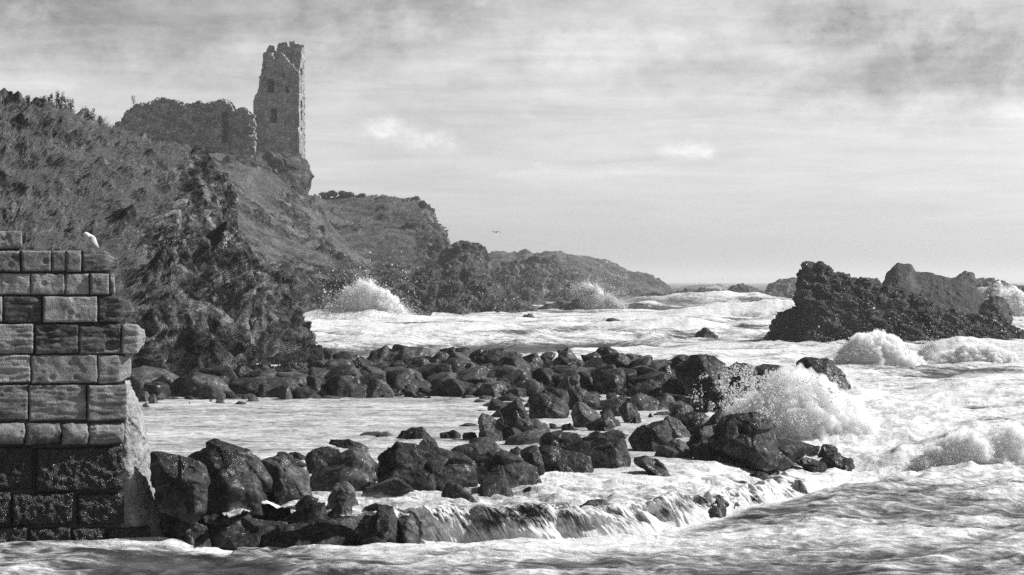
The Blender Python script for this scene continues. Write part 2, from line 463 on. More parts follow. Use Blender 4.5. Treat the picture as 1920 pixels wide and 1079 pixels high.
def head_disp(G, n, rk):
    rd = rockdisp(G, 2.6, 1.15, (1, 1, .34))
    rd = rd + 1.25 * facets(G * np.array([.2, .24, .085]) + 2.3, 1.5, .9) + .5 * facets(G * np.array([.5, .55, .22]) + 7.3, 1.3, .6)
    fd = rockdisp(G, 1.25, .42, (1, 1, .5))
    rk = rk * np.where(ridged(G * np.array([.16, .16, .22]) + 3, 4) > .6, .6 + .4 * sstep(-30, 60, pxof(G) - 300), 1)
    gd = .75 * fbm(G * .25, 4) + .72 * (np.abs(fbm(G * np.array([.75, .75, 1.1]) + 4, 4, .6)) * 2) + .16 * fbm(G * 2.6, 4, .65)
    px, py = pxof(G), pyof(G)
    k = (.35 + .65 * sstep(122, 112, G[..., 1])) * sstep(618, 585, px)
    rf = np.linspace(0, 1, G.shape[0])[:, None]
    k = k * (1 - .55 * np.exp(-((rf - .887) / .07) ** 2) * sstep(330, 400, px))
    return (rk * (rd + fd - .9 * sstep(280, 360, px) - .8 * sstep(410, 500, px)) + (1 - rk) * (gd - .72) * (1 - .5 * np.exp(-((rf - .887) / .05) ** 2))) * k - .1
headland, HGG, HRK, HN = loft('headland', HG, 620, 560, head_disp, M_head, head_rock, wts=[1, 1.2, 1.5, 1.8, .35, .35])
tag(headland, kind='structure')

# ------------------------------------------------------------------ castle hill and the hills behind
def far_rock(y0, y1, extra=.0):
    def f(G, t):
        py = pyof(G)
        a = sstep(y0, y1, py + fbm(G * .06, 4) * 40)
        b = sstep(.55, .8, ridged(G * np.array([.05, .05, .07]), 4)) * .8
        return np.clip(np.maximum(a, b) + extra, 0, 1)
    return f
def far_disp(sz, am, ga):
    def f(G, n, rk):
        return rk * rockdisp(G, sz, am, (1, 1, .6)) + (1 - rk) * (ga * fbm(G * .05, 5, .55) + ga * .3 * np.abs(fbm(G * .3, 3)))
    return f
o, CG, _, _ = loft('castle_hill', [
 [(60, 645, 175), (430, 640, 180), (540, 618, 192), (600, 618, 198), (680, 612, 205), (790, 606, 222), (850, 600, 235)],
 [(60, 600, 182), (430, 585, 190), (540, 575, 205), (610, 568, 212), (690, 560, 222), (790, 555, 240), (850, 552, 248)],
 [(60, 480, 205), (430, 470, 220), (540, 505, 232), (615, 512, 240), (690, 528, 248), (790, 538, 256), (850, 545, 260)],
 [(60, 330, 250), (300, 335, 262), (440, 378, 268), (540, 440, 272), (620, 475, 274), (690, 515, 272), (790, 532, 268), (850, 541, 270)],
 [(60, 268, 300), (220, 256, 308), (300, 258, 310), (400, 268, 312), (475, 288, 309), (530, 326, 307), (578, 376, 304), (612, 428, 300), (655, 470, 296), (700, 505, 290), (790, 528, 282), (850, 540, 280)],
 [(60, 300, 330), (220, 285, 335), (400, 292, 338), (475, 330, 338), (578, 420, 330), (655, 490, 320), (700, 520, 310), (850, 550, 290)],
 [(60, 600, 345), (220, 600, 345), (400, 600, 345), (475, 600, 345), (578, 600, 340), (655, 600, 330), (700, 600, 320), (850, 590, 300)],
], 420, 420, far_disp(4, 1.7, 2.6), M_far, far_rock(470, 560, .12), wts=[1, 1.3, 1.5, 1.6, .4, .4]); tag(o, kind='structure')
o, _, _, _ = loft('hill', [
 [(560, 610, 225), (700, 600, 232), (780, 598, 238), (850, 595, 245), (890, 590, 255)],
 [(560, 560, 262), (700, 555, 266), (780, 550, 268), (850, 550, 272), (890, 552, 275)],
 [(560, 480, 300), (680, 480, 300), (760, 495, 298), (830, 520, 290), (880, 540, 282)],
 [(560, 420, 330), (660, 415, 330), (740, 425, 322), (800, 455, 312), (840, 500, 300), (880, 530, 290)],
 [(560, 372, 345), (600, 364, 346), (650, 368, 346), (700, 376, 345), (745, 381, 342), (775, 384, 340), (800, 400, 334), (812, 425, 328), (822, 445, 322), (835, 472, 315), (850, 495, 306), (880, 520, 295)],
 [(560, 420, 380), (700, 420, 380), (800, 440, 370), (835, 500, 340), (880, 540, 305)],
 [(560, 600, 390), (700, 600, 390), (800, 600, 380), (835, 600, 350), (880, 600, 320)],
], 300, 300, far_disp(6, 2.0, 2.4), M_far, lambda G, t: np.clip(far_rock(525, 560)(G, t) + sstep(770, 812, pxof(G) + fbm(G * .06, 3) * 30) * sstep(520, 480, pyof(G)), 0, 1), wts=[1, 1, 1, 1, .4, .4]); tag(o, kind='structure')

def crag(name, front, ridge, D0, D1, label=None, cat=None, mat=None, size=3.0, amp=1.0, nu=200, nv=150, kind=None, rock=1.0, group=None, mid=.5, z0=-1.0, stretch=(1, 1, .6), ga=1.0):
    """free-standing rock: ridge silhouette, foot in front in the water and a foot behind"""
    x0, x1 = ridge[0][0], ridge[-1][0]
    D = D0; Db = 2 * D1 - D0
    yf = CY + (H - z0) * F / D
    foot = [(x, yf + 0, D0) for x, y in front]
    yb = CY + (H - z0) * F / Db
    def at(frac, bul):
        dd = D0 + (D1 - D0) * frac
        return [(x, yf2 + (y - yf2) * bul, dd) for (x, y) in ridge for yf2 in [CY + (H - z0) * F / dd]]
    G = [foot, at(.25, .36), at(.6, .72), [(x, y, D1) for x, y in ridge], [(x, y + .35 * (yb - y), D1 + .5 * (Db - D1)) for x, y in ridge], [(x, yb, Db) for x, y in ridge]]
    rf = None
    if mat is M_far: rf = lambda G, t: np.clip(rock + 0 * t + .6 * fbm(G * .08, 3) * (rock < 1), 0, 1)
    def dp(GG, n, rk):
        d = rockdisp(GG, size, amp, stretch, 1.0, 1.3) + rockdisp(GG, size * .33, amp * .3, stretch)
        if rk is not None and rock < 1: d = rk * d + (1 - rk) * ga * fbm(GG * .05, 4)
        return d
    o, g, _, _ = loft(name, G, nu, nv, dp, mat or M_stack, rf, wts=[1, 1.2, 1.2, .5, .5])
    if kind: tag(o, kind=kind)
    if label: tag(o, label, cat, group)
    return o

# the far headlands
crag('far_headland', [(880, 0), (1280, 0)], [(880, 520), (900, 500), (918, 487), (940, 480), (968, 480), (984, 472), (1000, 480), (1020, 476), (1042, 472), (1062, 480), (1082, 481), (1120, 492), (1148, 505), (1190, 514), (1232, 524), (1250, 540), (1262, 556)],
     560, 640, mat=M_far, size=9, amp=3.0, kind='structure', rock=.45, nu=260, nv=150, ga=3.5)
crag('rocky_knoll', [(905, 0), (1125, 0)], [(912, 572), (930, 535), (940, 512), (955, 502), (985, 494), (1010, 494), (1040, 505), (1060, 520), (1078, 532), (1098, 545), (1115, 566)],
     380, 412, 'rounded craggy knoll on the shore in front of the long far headland', 'rock', M_far, 6, 2.2, rock=.95)
crag('rock_pinnacle', [(815, 0), (930, 0)], [(820, 560), (834, 510), (846, 484), (858, 466), (879, 460), (892, 466), (903, 482), (912, 497), (918, 530), (928, 565)],
     268, 285, 'dark rock pinnacle standing at the seaward foot of the bushy hill', 'rock', M_far, 4.5, 1.5, rock=.8)
crag('shore_crag', [(720, 0), (1000, 0)], [(722, 590), (745, 565), (775, 545), (795, 522), (812, 512), (835, 509), (852, 508), (872, 516), (890, 513), (906, 524), (925, 536), (942, 556), (962, 574), (985, 586), (1000, 596)],
     226, 240, 'broad black craggy rock on the shore right of the breaking wave below the hill', 'rock', M_dark_crag, 3.2, 1.5, nu=260, nv=170)
crag('shore_crag', [(560, 0), (800, 0)], [(545, 600), (570, 575), (600, 560), (640, 552), (700, 548), (740, 552), (780, 568), (800, 592)],
     206, 216, 'low dark rock ledge behind the splash at the foot of the castle hill', 'rock', M_dark_crag, 3.0, 1.2)
crag('block_rock', [(780, 0), (818, 0)], [(781, 530), (784, 507), (792, 504), (808, 504), (815, 508), (817, 530)],
     238, 243, 'square dark block of rock perched between hill and broad black crag', 'rock', M_stack, 2.5, .5, nu=60, nv=60, z0=1.5)
# the sea stacks on the right
crag('sea_stack', [(1440, 0), (2060, 0)], [(1444, 640), (1456, 606), (1474, 590), (1497, 582), (1503, 545), (1504, 505), (1512, 494), (1524, 505), (1536, 497), (1552, 506), (1566, 516), (1590, 526), (1606, 534), (1622, 525), (1640, 534), (1652, 546), (1672, 540), (1690, 548), (1716, 560), (1745, 570), (1775, 582), (1810, 594), (1850, 604), (1890, 616), (1930, 632), (2050, 660)],
     120, 124, 'large jagged black sea stack with a high left peak sloping down right', 'rock', M_dark_crag, 1.1, .42, nu=620, nv=330, stretch=(.8, 1, 1.5))
crag('sea_stack', [(1630, 0), (1880, 0)], [(1632, 560), (1655, 535), (1668, 510), (1684, 496), (1706, 498), (1716, 512), (1745, 514), (1775, 522), (1800, 524), (1822, 534), (1842, 552), (1856, 575), (1872, 590)],
     168, 176, 'grey pointed sea stack rising directly behind the large black one', 'rock', M_hazed, 1.6, .2, nu=320, nv=200)
crag('sea_stack', [(1770, 0), (1960, 0)], [(1775, 545), (1790, 528), (1810, 522), (1850, 530), (1885, 538), (1920, 546), (1950, 556)],
     300, 310, 'low pale sea rock farthest away at the right edge of the picture', 'rock', M_stack, 4, 1.2, nu=140, nv=80)
crag('sea_rock', [(1836, 0), (1892, 0)], [(1838, 585), (1848, 562), (1862, 554), (1880, 562), (1892, 584)],
     150, 153, 'small round black rock at the right foot of the grey pointed stack', 'rock', M_stack, 1.5, .35, nu=70, nv=60)
for (xs, D0, D1, lab) in [
    ([(1436, 552), (1444, 532), (1462, 526), (1488, 530), (1504, 540), (1512, 552)], 450, 462, 'dark flat-topped rock near the horizon left of the large sea stack'),
    ([(1366, 554), (1374, 538), (1392, 537), (1420, 544), (1436, 552)], 440, 450, 'low dark rock near the horizon left of the flat-topped one'),
    ([(1255, 556), (1272, 545), (1300, 549), (1335, 546), (1372, 553)], 430, 440, 'long thin dark reef reaching right from the tip of the far headland'),
    ([(1400, 575), (1412, 567), (1440, 566), (1466, 564), (1478, 570), (1474, 592)], 222, 226, 'dark rock in the surf left of the large sea stack, flat on top'),
    ([(1134, 613), (1150, 606), (1180, 604), (1205, 601), (1224, 603)], 168, 171, 'thin dark reef awash in the middle of the white bay'),
    ([(1244, 592), (1254, 586), (1268, 587), (1277, 592)], 224, 226, 'tiny dark rock awash right of the thin reef in the bay'),
    ([(1304, 645), (1312, 628), (1322, 622), (1334, 630), (1350, 644)], 130, 132, 'small pointed black rock alone in the bay left of the sea stack'),
    ([(980, 604), (986, 596), (994, 594), (1003, 602)], 196, 198, 'tiny black rock just right of the broad black crag tip'),
    ([(968, 580), (975, 560), (992, 548), (1008, 552), (1018, 572), (1030, 585)], 290, 296, 'round dark rock in front of the craggy knoll'),
    ([(1010, 588), (1030, 572), (1060, 568), (1082, 580), (1096, 590)], 262, 268, 'low rocks at the waterline in front of the craggy knoll'),
    ([(1062, 582), (1070, 570), (1080, 566), (1086, 580)], 255, 258, 'small upright rock left of the white burst beside the knoll')]:
    crag('sea_rock', [(xs[0][0], 0), (xs[-1][0], 0)], xs, D0, D1, lab, 'rock', M_stack, 1.2 * D0 / 150, .35 * D0 / 150, nu=90, nv=60)
crag('tidal_shelf', [(585, 0), (740, 0)], [(590, 650), (606, 640), (650, 637), (700, 639), (722, 645), (735, 651)], 127, 131,
     'flat dark rock shelf at the tip of the near headland, awash', 'rock', M_wet, 1.0, .14, nu=140, nv=50, z0=-.2)
# ------------------------------------------------------------------ the raised pool, its lip and the falls
LX = np.array([430, 440, 455, 480, 560, 650, 700, 790, 850, 920, 1000, 1080, 1150, 1230, 1300, 1370, 1440, 1520, 1600], float)
LY = np.array([962, 962, 958, 950, 952, 962, 958, 952, 945, 950, 948, 940, 940, 930, 924, 910, 905, 898, 895], float)
LZ = np.array([.52, .52, .52, .52, .52, .52, .52, .52, .52, .52, .52, .52, .51, .50, .48, .44, .36, .2, .05])
BX = np.array([436, 446, 460, 480, 560, 650, 705, 800, 870, 940, 1030, 1110, 1190, 1280, 1360, 1440, 1520, 1590, 1660], float)
BY = np.array([1040, 1036, 1022, 1015, 1024, 1030, 1030, 1030, 1026, 1026, 1024, 1018, 1010, 998, 984, 968, 950, 930, 912], float)
def lip_pts():
    D = (H - LZ) * F / (LY - CY); return np.stack([(LX - CX) / F * D, D, LZ], 1)
def base_pts():
    D = (H + .08) * F / (BY - CY); return np.stack([(BX - CX) / F * D, D, BY * 0 - .08], 1)
LIP, BASE = lip_pts(), base_pts()
def nearest_curve(X, Y, C):
    """signed distance (towards the viewer negative) to a curve given by x-sorted points"""
    yc = np.interp(X, C[:, 0], C[:, 1])
    return Y - yc

def wave_h(X, Y, dspace, amp=1.0):
    h = 0; wq = fbm(np.stack([X / 9, Y / 9, 0 * X], -1), 3)
    for k, (lam, a) in enumerate([(17, .30), (7.5, .22), (3.4, .18), (1.6, .14), (.8, .09), (.4, .05), (.2, .02)]):
        c, s = math.cos(.2 + .35 * (k % 3)), math.sin(.2 + .35 * (k % 3))
        u = (X * c + Y * s) / (lam * 1.7) + wq * .5; v = (-X * s + Y * c) / lam + wq * .6
        n = perlin(np.stack([u, v, 0 * u + 3.7 * k], -1))
        r = (1 - 2.3 * np.abs(n)) * .5
        r = np.where(r > 0, r * 1.25, r)
        att = np.clip(lam / (dspace * 2.5) - .5, 0, 1)
        h = h + a * r * att
    return h * amp

rows = np.concatenate([np.array([530.3, 530.7, 531.2]), np.arange(531.8, 650, .42), np.arange(650, 1250, .95)])
Ds = H * F / (rows - CY)
ux = np.linspace(-.34, .34, 1150)
Y = np.repeat(Ds[:, None], len(ux), 1); X = Y * ux[None, :]
dsp = np.abs(np.gradient(Ds))[:, None] * np.ones_like(X)
amp = np.interp(Y, [20, 34, 60, 120, 300, 1200], [1.15, 1.1, 1.25, 1.9, 2.2, 2.2])
h = wave_h(X, Y, dsp, 1) * amp
foam = fbm(np.stack([X / 14, Y / 8, 0 * X], -1), 4) * .40 + fbm(np.stack([X / 7, Y / 2.6, 0 * X + 9], -1), 4, .6) * .35 + .42
foam += np.interp(Y, [24, 31, 36, 45, 70, 150, 320, 900], [-.06, -.05, .0, .08, .0, .0, -.06, -.2])
foam += (sstep(-.2, .35, h / amp) - .5) * .8
PXs = pxof(np.stack([X, Y, 0 * X], -1)); PYs = CY + H * F / Y
# patches of smoother, darker water and of churned white
def g2(px, py, rx, ry): return np.exp(-(((PXs - px) / rx) ** 2 + ((PYs - py) / ry) ** 2))
for a in [(1750, 1000, 330, 60, -.16), (1250, 1050, 300, 30, -.10), (350, 1070, 200, 20, -.05), (1840, 930, 90, 30, -.12), (1650, 950, 120, 22, -.08),
          (1560, 760, 60, 25, .2), (1750, 770, 150, 30, .10), (1640, 810, 160, 50, .3), (1500, 900, 110, 22, .35), (1150, 1035, 350, 22, .18), (620, 1040, 260, 16, .25),
          (1820, 720, 120, 20, -.14), (1000, 640, 420, 10, -.12), (1250, 655, 200, 8, -.12), (1450, 660, 90, 8, -.1), (1750, 880, 120, 34, .25), (700, 620, 140, 16, .12), (1300, 600, 300, 12, .1),
          (1450, 540, 500, 5, -.22), (1330, 543, 60, 4, .35), (1800, 690, 150, 12, .2)]:
    foam += a[4] * g2(*a[:4])
# breaking waves
def breaker(px, py, rx, ry, hgt, tilt=0.0):
    D0 = H * F / (py - CY); x0 = (px - CX) / F * D0; sx = rx / F * D0
    u = (X - x0) / sx; v = (Y - D0 - tilt * (X - x0)) / ry
    prof = np.exp(-u ** 2) * np.where(v < 0, np.exp(-(v * 2.4) ** 2), np.exp(-(v * .8) ** 2))
    lump = 1 + .45 * fbm(np.stack([X / (sx * .35 + .2), Y / 1.2, 0 * X + px], -1), 4)
    return hgt * prof * lump, prof
foamk = np.zeros_like(X)
for b in [(1850, 890, 190, 1.6, .6, .10), (1700, 690, 170, 2.0, .8, 0), (1880, 690, 150, 2.0, .65, 0), (1240, 632, 150, 4.0, .75, 0), (1420, 600, 160, 6, 1.6, 0), (1330, 570, 150, 9, 2.0, 0), (1180, 585, 170, 6, 1.1, 0), (1330, 548, 70, 22, 3.4, 0), (1880, 598, 100, 6, 3.2, 0),
          (860, 640, 220, 4, .45, 0), (1650, 850, 140, 2.5, .35, 0), (680, 612, 120, 5, 1.0, 0), (1890, 545, 70, 18, 3.0, 0)]:
    dh, pr = breaker(*b); h = h + dh; foam += .28 * sstep(.15, .7, pr); foamk = np.maximum(foamk, pr)
churn = sstep(.55, .95, foam) * sstep(95, 55, Y)
bl = np.abs(fbm(np.stack([X / .9, Y / .9, 0 * X + 4], -1), 5, .6))
h = h + churn * (bl * .14 - .03)
# white water at the foot of the falls
dB = Y - np.interp(X, BASE[:, 0], BASE[:, 1])
inB = sstep(BASE[0, 0] - 1, BASE[0, 0], X) * sstep(BASE[-1, 0] + .6, BASE[-1, 0] - .4, X)
ft = np.exp(-(np.clip(-dB, 0, 9) / .55) ** 2) * inB * sstep(1.2, .2, dB)
foam += ft * .5
h = h * (1 - .5 * ft) + ft * (bl * .16 + .0)
# the sea ends under the raised shelf
under = (dB > .35) & (X < np.interp(Y, [30, 36, 40, 48, 62, 80], [7.4, 5.6, 5.2, 5.6, 7.2, 9.0])) & (Y < 78) & (X > -40)
near = sstep(36, 31.5, Y)
h = h * (1 - .35 * near) - .14 * near
h = np.where(under, -.5, h)
h = np.where(Y < 24.5, h * .5, h)
G = np.stack([X, Y, h], -1)
gf = gridfaces(*X.shape)
sea = mk('sea', G, gf, M_sea, origin=(0, 0, 0), attrs={'foam': foam})
tag(sea, kind='structure')

# pool + shelf water, meeting the lip
nu, nv = 900, 360
us = np.linspace(0, 1, nu)
lipD = np.stack([np.interp(us * (LX[-1] - LX[0]) + LX[0], LX, LIP[:, k]) for k in range(3)], 1)
lpx = us * (LX[-1] - LX[0]) + LX[0]
jt = np.stack([lipD[:, 0], 0 * us, 0 * us], -1)
lipD[:, 1] += .38 * fbm(jt * .9, 4) + .08 * fbm(jt * 4, 2); lipD[:, 2] += (.07 * fbm(jt * 1.1 + 9, 4)) * sstep(1.0, .9, us)
# right edge of the pool goes back behind the boulders
tb = np.linspace(0, 1, nv)[:, None]
backD = 72.0
Yp = lipD[None, :, 1] * (1 - tb ** 1.6) + backD * tb ** 1.6
xr = np.interp(Yp, [30, 36, 40, 48, 60, 75], [7.4, 6.2, 5.6, 5.4, 5.6, 6.6])
xl = lipD[0, 0] * Yp / lipD[0, 1] - 1.5 * tb
Xlin = lipD[None, :, 0] * Yp / lipD[None, :, 1]
k = us[None, :] ** 2
Xr_lip = lipD[-1, 0] * Yp / lipD[-1, 1]
Xp = Xlin - k * np.clip(Xr_lip - xr, 0, None) - (1 - us[None, :]) ** 4 * (Yp - lipD[None, :, 1]) * .22
dl = Yp - lipD[None, :, 1]
zb = lipD[None, :, 2] + (.60 - lipD[None, :, 2]) * sstep(0, 5, dl) * sstep(1.0, .86, us[None, :] + 0 * tb)
calm = sstep(1.0, 6, dl)
fl = lambda s, k, o=3: fbm(np.stack([Xp / (s * 1.8), Yp / s, 0 * Xp + k], -1), o)
zp = zb + (.15 * (np.abs(fl(.6, 2, 5)) * 2 - .4) + .13 * fl(1.6, 5, 4)) * (1 - .72 * calm) + .012 * fl(.6, 8, 4) * calm
foamp = .80 + .26 * fl(3.5, 11, 4) + .16 * fl(.8, 15, 3) + (1 - calm) * .12 + sstep(38, 60, Yp) * -.02
foamp += (.15 * sstep(.55, .85, us[None, :] + 0 * tb) + .45 * fl(.45, 25, 4)) * (1 - calm)
Gp = np.stack([Xp, Yp, zp], -1)
tag(mk('pool_water', Gp, gridfaces(nv, nu), M_pool, origin=(0, 45, .5), attrs={'foam': foamp}), kind='structure')

# the falls: from the lip over the rock step into the sea
nf = 110
bD = np.stack([np.interp(us * (BX[-1] - BX[0]) + BX[0], BX, BASE[:, k]) for k in range(3)], 1)
tf = np.linspace(0, 1, nf)[:, None, None]
lipG = Gp[0]
bow = .5 + .5 * np.cos(np.pi * np.clip(tf, 0, 1))
A = lipG[None] + (bD[None] - lipG[None]) * tf
A[..., 2] = lipG[None, :, 2] + (bD[None, :, 2] - lipG[None, :, 2]) * (tf[..., 0] ** 1.9)
su = np.concatenate([[0], np.cumsum(np.hypot(*np.diff(lipG[:, :2], axis=0).T))])
U = su[None, :] + 0 * tf[..., 0] - .35 * tf[..., 0] ** 2
V = tf[..., 0] + 0 * U
lump = fbm(np.stack([U / 1.3, V * .7, 0 * U], -1), 3)
steps = fbm(np.stack([U / .9, V * 2.2, 0 * U + 6], -1), 3)
rope = fbm(np.stack([U * 5, V * 1.3, 0 * U + 2], -1), 4, .6)
win = np.sin(np.pi * np.clip(V, 0, 1)) ** .6
edge0 = sstep(0, .06, V)
A[..., 1] -= win * (.42 * lump + .30 * steps + .07 * np.abs(rope) * 2)
A[..., 2] += edge0 * win * (.14 * lump + .13 * steps + .05 * rope) + .05 * sstep(0, .2, V) * win
thick = fbm(np.stack([U / 1.0, V * .9, 0 * U + 21], -1), 4, .6)
side = np.interp(pxof(A), [330, 600, 800, 1000, 1500], [-.20, -.20, -.02, .04, .16])
ff = .80 + thick * .9 + side * .55 + .25 * sstep(.55, 1.0, V) + .12 * sstep(.12, 0, V)
m, ntf = newmat('falling_water'); N = NT(ntf)
uvn = ntf.nodes.new('ShaderNodeUVMap'); uvn.uv_map = 'UVMap'
def umap(sx, sy):
    mp = ntf.nodes.new('ShaderNodeMapping'); mp.inputs['Scale'].default_value = (sx, sy, 1); N.link(uvn.outputs[0], mp.inputs['Vector']); return mp.outputs[0]
s1 = N.noise(umap(5, 1.3), 1.0, 7, .7, 1.6); s2 = N.noise(umap(22, 3.4), 1.0, 6, .72, 1.2); s3 = N.noise(umap(1.6, .9), 1.0, 5, .65, .8)
x = N.math('ADD', N.math('MULTIPLY', s1, .5), N.math('MULTIPLY', s2, .35)); x = N.math('ADD', x, N.math('MULTIPLY', s3, .4))
x = N.math('ADD', N.math('MULTIPLY', N.math('SUBTRACT', x, .625), 2.6), N.attr('foam'))
fm = N.mrange(x, .38, .86)
fine = N.noise(umap(60, 12), 1.0, 5, .7)
nb = N.bump(N.math('ADD', s2, N.math('MULTIPLY', fine, .5)), .7, .05)
b = N.bsdf(N.mix(fm, N.ramp(s3, [(.3, .012), (.7, .07)]), N.mix(N.mrange(s2, .35, .65), .45, .80)), N.mix(fm, .34, .7), nb, .35)
N.out(b.outputs[0]); M_fall = m
c0_ = int(np.argmax(lpx > 540)); A, ff, U, V = [np.ascontiguousarray(q[:, c0_:]) for q in (A, ff, U, V)]
fall = mk('waterfall', A, gridfaces(nf, nu - c0_)[:, ::-1], M_fall, attrs={'foam': ff}, uv=np.stack([U.ravel(), V.ravel()], 1))
tag(fall, 'long low curtain of white water pouring over the dark ledge below the pool', 'waterfall')

# ------------------------------------------------------------------ boulders
ICO = {}
def ico(s):
    if s not in ICO:
        bm = bmesh.new(); bmesh.ops.create_icosphere(bm, subdivisions=s, radius=1)
        V = np.array([v.co[:] for v in bm.verts]); V /= np.linalg.norm(V, axis=1)[:, None]
        Fc = np.array([[v.index for v in f.verts] for f in bm.faces]); bm.free(); ICO[s] = (V, Fc)
    return ICO[s]

def hull2(pts):
    pts = sorted(map(tuple, pts))
    def half(ps):
        o = []
        for p in ps:
            while len(o) > 1 and (o[-1][0] - o[-2][0]) * (p[1] - o[-2][1]) - (o[-1][1] - o[-2][1]) * (p[0] - o[-2][0]) <= 0: o.pop()
            o.append(p)
        return o[:-1]
    return np.array(half(pts) + half(pts[::-1]))

def rockform(N_, h, sub, size, seed, p=60, rough=1.0, strata=0.0):
    V, Fc = ico(sub)
    d = V @ N_.T
    q = np.clip(d, 0, None) / h[None]
    r = 1.0 / np.power(np.power(q, p).sum(1), 1.0 / p)
    W = V * r[:, None]
    s = size
    o = seed * 3.17
    a = fbm(W / s * 1.1 + o, 3) * .03
    b = facets(W / s * 1.5 + o, .085, .02) + facets(W / s * 3.7 + o, .03, .008)
    e = ridged(W / s * 2.2 + o, 4) * .008
    g = fbm(W / s * 9 + o, 3, .6) * .006
    k = s * rough * (a + b + e + g)
    if strata:
        ax = np.array([.25, .1, .96]); t = (W @ ax) / s * 9 + fbm(W / s * 1.5 + o, 2) * 1.5
        k = k + s * strata * .012 * np.sin(t * 2.2) * (np.abs(V[:, 2]) < .8)
    return W * (1 + (k / np.linalg.norm(W, axis=1)))[:, None], Fc

seedc = [0]
def boulder(poly, by, label, zb=.6, mat=None, sub=None, dep=None, D=None, name='boulder', group=None, rough=1.0, tilt=1.0, sink=.18, cat='boulder', strata=.6):
    seedc[0] += 1; sd_ = seedc[0]; rs = np.random.RandomState(100 + sd_)
    if D is None: D = (H - zb) * F / (by - CY)
    q = np.array(poly, float)
    w = (q[:, 0].max() - q[:, 0].min()) / F * D; hh = (q[:, 1].max() - q[:, 1].min()) / F * D
    dp = (dep if dep else .42 * min(w, hh * 1.6) + .08 * w)
    Dc = D + dp * .55
    X_ = (q[:, 0] - CX) / F * Dc; Z_ = H - (q[:, 1] - CY) / F * Dc
    zmin = Z_.min()
    low = Z_ < zmin + .35 * (Z_.max() - zmin)
    Z_ = np.where(low, Z_ - sink, Z_)
    hp = hull2(np.stack([X_, Z_], 1)); c = hp.mean(0)
    N_, h = [], []
    for i in range(len(hp)):
        a, b = hp[i], hp[(i + 1) % len(hp)]
        t = b - a; l = np.hypot(*t)
        if l < 1e-4: continue
        n = np.array([t[1], -t[0]]) / l; dd = n @ (a - c)
        if dd < 0: n, dd = -n, -dd
        dd = max(dd, .04 * w)
        up = max(n[1], 0)
        for sg in (-1, 1):
            tt = (rs.uniform(.1, .35) + up * rs.uniform(.35, 1.0) * tilt) * sg
            k = math.sqrt(1 + tt * tt)
            N_.append([n[0] / k, tt / k, n[1] / k]); h.append(dd / k)
    for j in range(2):
        v = np.array([(.55, -.4)[j] + rs.uniform(-.2, .2), -1, rs.uniform(-.1, .35)]); v /= np.linalg.norm(v)
        N_.append(v); h.append(dp * rs.uniform(.75, 1.0))
    for v in ([0, 1, 0], [.4, .9, .1], [-.4, .9, .1]):
        v = np.array(v, float); v /= np.linalg.norm(v); N_.append(v); h.append(dp)
    N_ = np.array(N_); h = np.array(h)
    V3, _f = ico(3); q3 = (np.clip(V3 @ N_.T, 0, None) / h[None]).max(1); W3 = V3 / q3[:, None]
    ex = rs.normal(size=(4, 3)); ex[:, 1] = -np.abs(ex[:, 1]) - .5; ex[:3, 2] = np.abs(ex[:3, 2]); ex /= np.linalg.norm(ex, axis=1)[:, None]
    N_ = np.concatenate([N_, ex]); h = np.concatenate([h, (W3 @ ex.T).max(0) * rs.uniform(.80, .93, 4)])
    px_w = q[:, 0].max() - q[:, 0].min()
    if sub is None: sub = 6 if px_w > 85 else 5 if px_w > 34 else 4
    W, Fc = rockform(N_, h * 1.06, sub, max(w, hh) * .75, sd_, rough=rough, strata=strata)
    W = W + np.array([c[0], Dc, c[1]])
    o = mk(name, W, Fc, mat or (M_wet if rs.uniform() < .8 else M_wet2))
    return tag(o, label, cat, group)
B = boulder
# front row standing along the ledge, from the harbour wall rightwards
B([(282,851),(293,846),(323,852),(364,865),(385,875),(389,889),(383,937),(360,960),(350,953),(300,937)], 952, 'big black boulder with a pale wet top, touching the harbour wall')
B([(348,856),(406,828),(427,833),(460,848),(481,862),(500,893),(508,933),(500,947),(437,944),(393,937)], 940, 'tallest rounded black boulder, second along from the harbour wall')
B([(488,870),(500,861),(537,860),(556,874),(573,887),(590,924),(579,934),(531,940),(510,926)], 934, 'squat black boulder with water streaming off its right side, left of the pyramid-shaped one', tilt=.6)
B([(502,860),(527,849),(548,855),(556,868),(550,880),(505,880)], 890, 'dark rock peeping over the squat boulder left of the pyramid-shaped one')
B([(537,851),(556,847),(573,857),(573,864),(545,864)], 866, 'small low rock in the pool edge behind the squat boulder')
B([(575,854),(587,841),(608,838),(635,843),(640,862),(579,880)], 888, 'round black boulder half hidden behind the pyramid-shaped boulder')
B([(615,833),(620,824),(650,825),(689,834),(691,841),(648,840)], 868, 'flat slab lying on top behind the pyramid-shaped boulder', zb=.6, sink=.02, dep=.5)
B([(577,883),(616,860),(658,840),(685,845),(702,875),(703,910),(668,915),(610,923),(587,915)], 918, 'pyramid-shaped grey boulder with ribbed left face in the front row', mat=M_wet2, tilt=.45, strata=2)
B([(703,873),(712,858),(746,828),(769,832),(821,848),(862,854),(885,869),(894,883),(892,900),(877,913),(821,920),(748,919),(706,910)], 915, 'widest black boulder of the front row, humped left and tapering to the right', dep=.85)
B([(610,933),(629,908),(650,905),(664,917),(673,936),(664,944),(614,940)], 944, 'small round wet rock in the shelf water in front of the pyramid-shaped boulder')
B([(612,943),(643,932),(662,940),(660,948),(622,948)], 950, 'low lump at the foot of the small round wet rock on the shelf')
B([(525,955),(585,939),(608,943),(611,954),(560,957)], 956, 'long flat dark slab on the shelf below the squat boulder', dep=.35)
B([(545,937),(573,928),(597,935),(590,941),(550,941)], 941, 'low stone at the right foot of the squat streaming boulder')
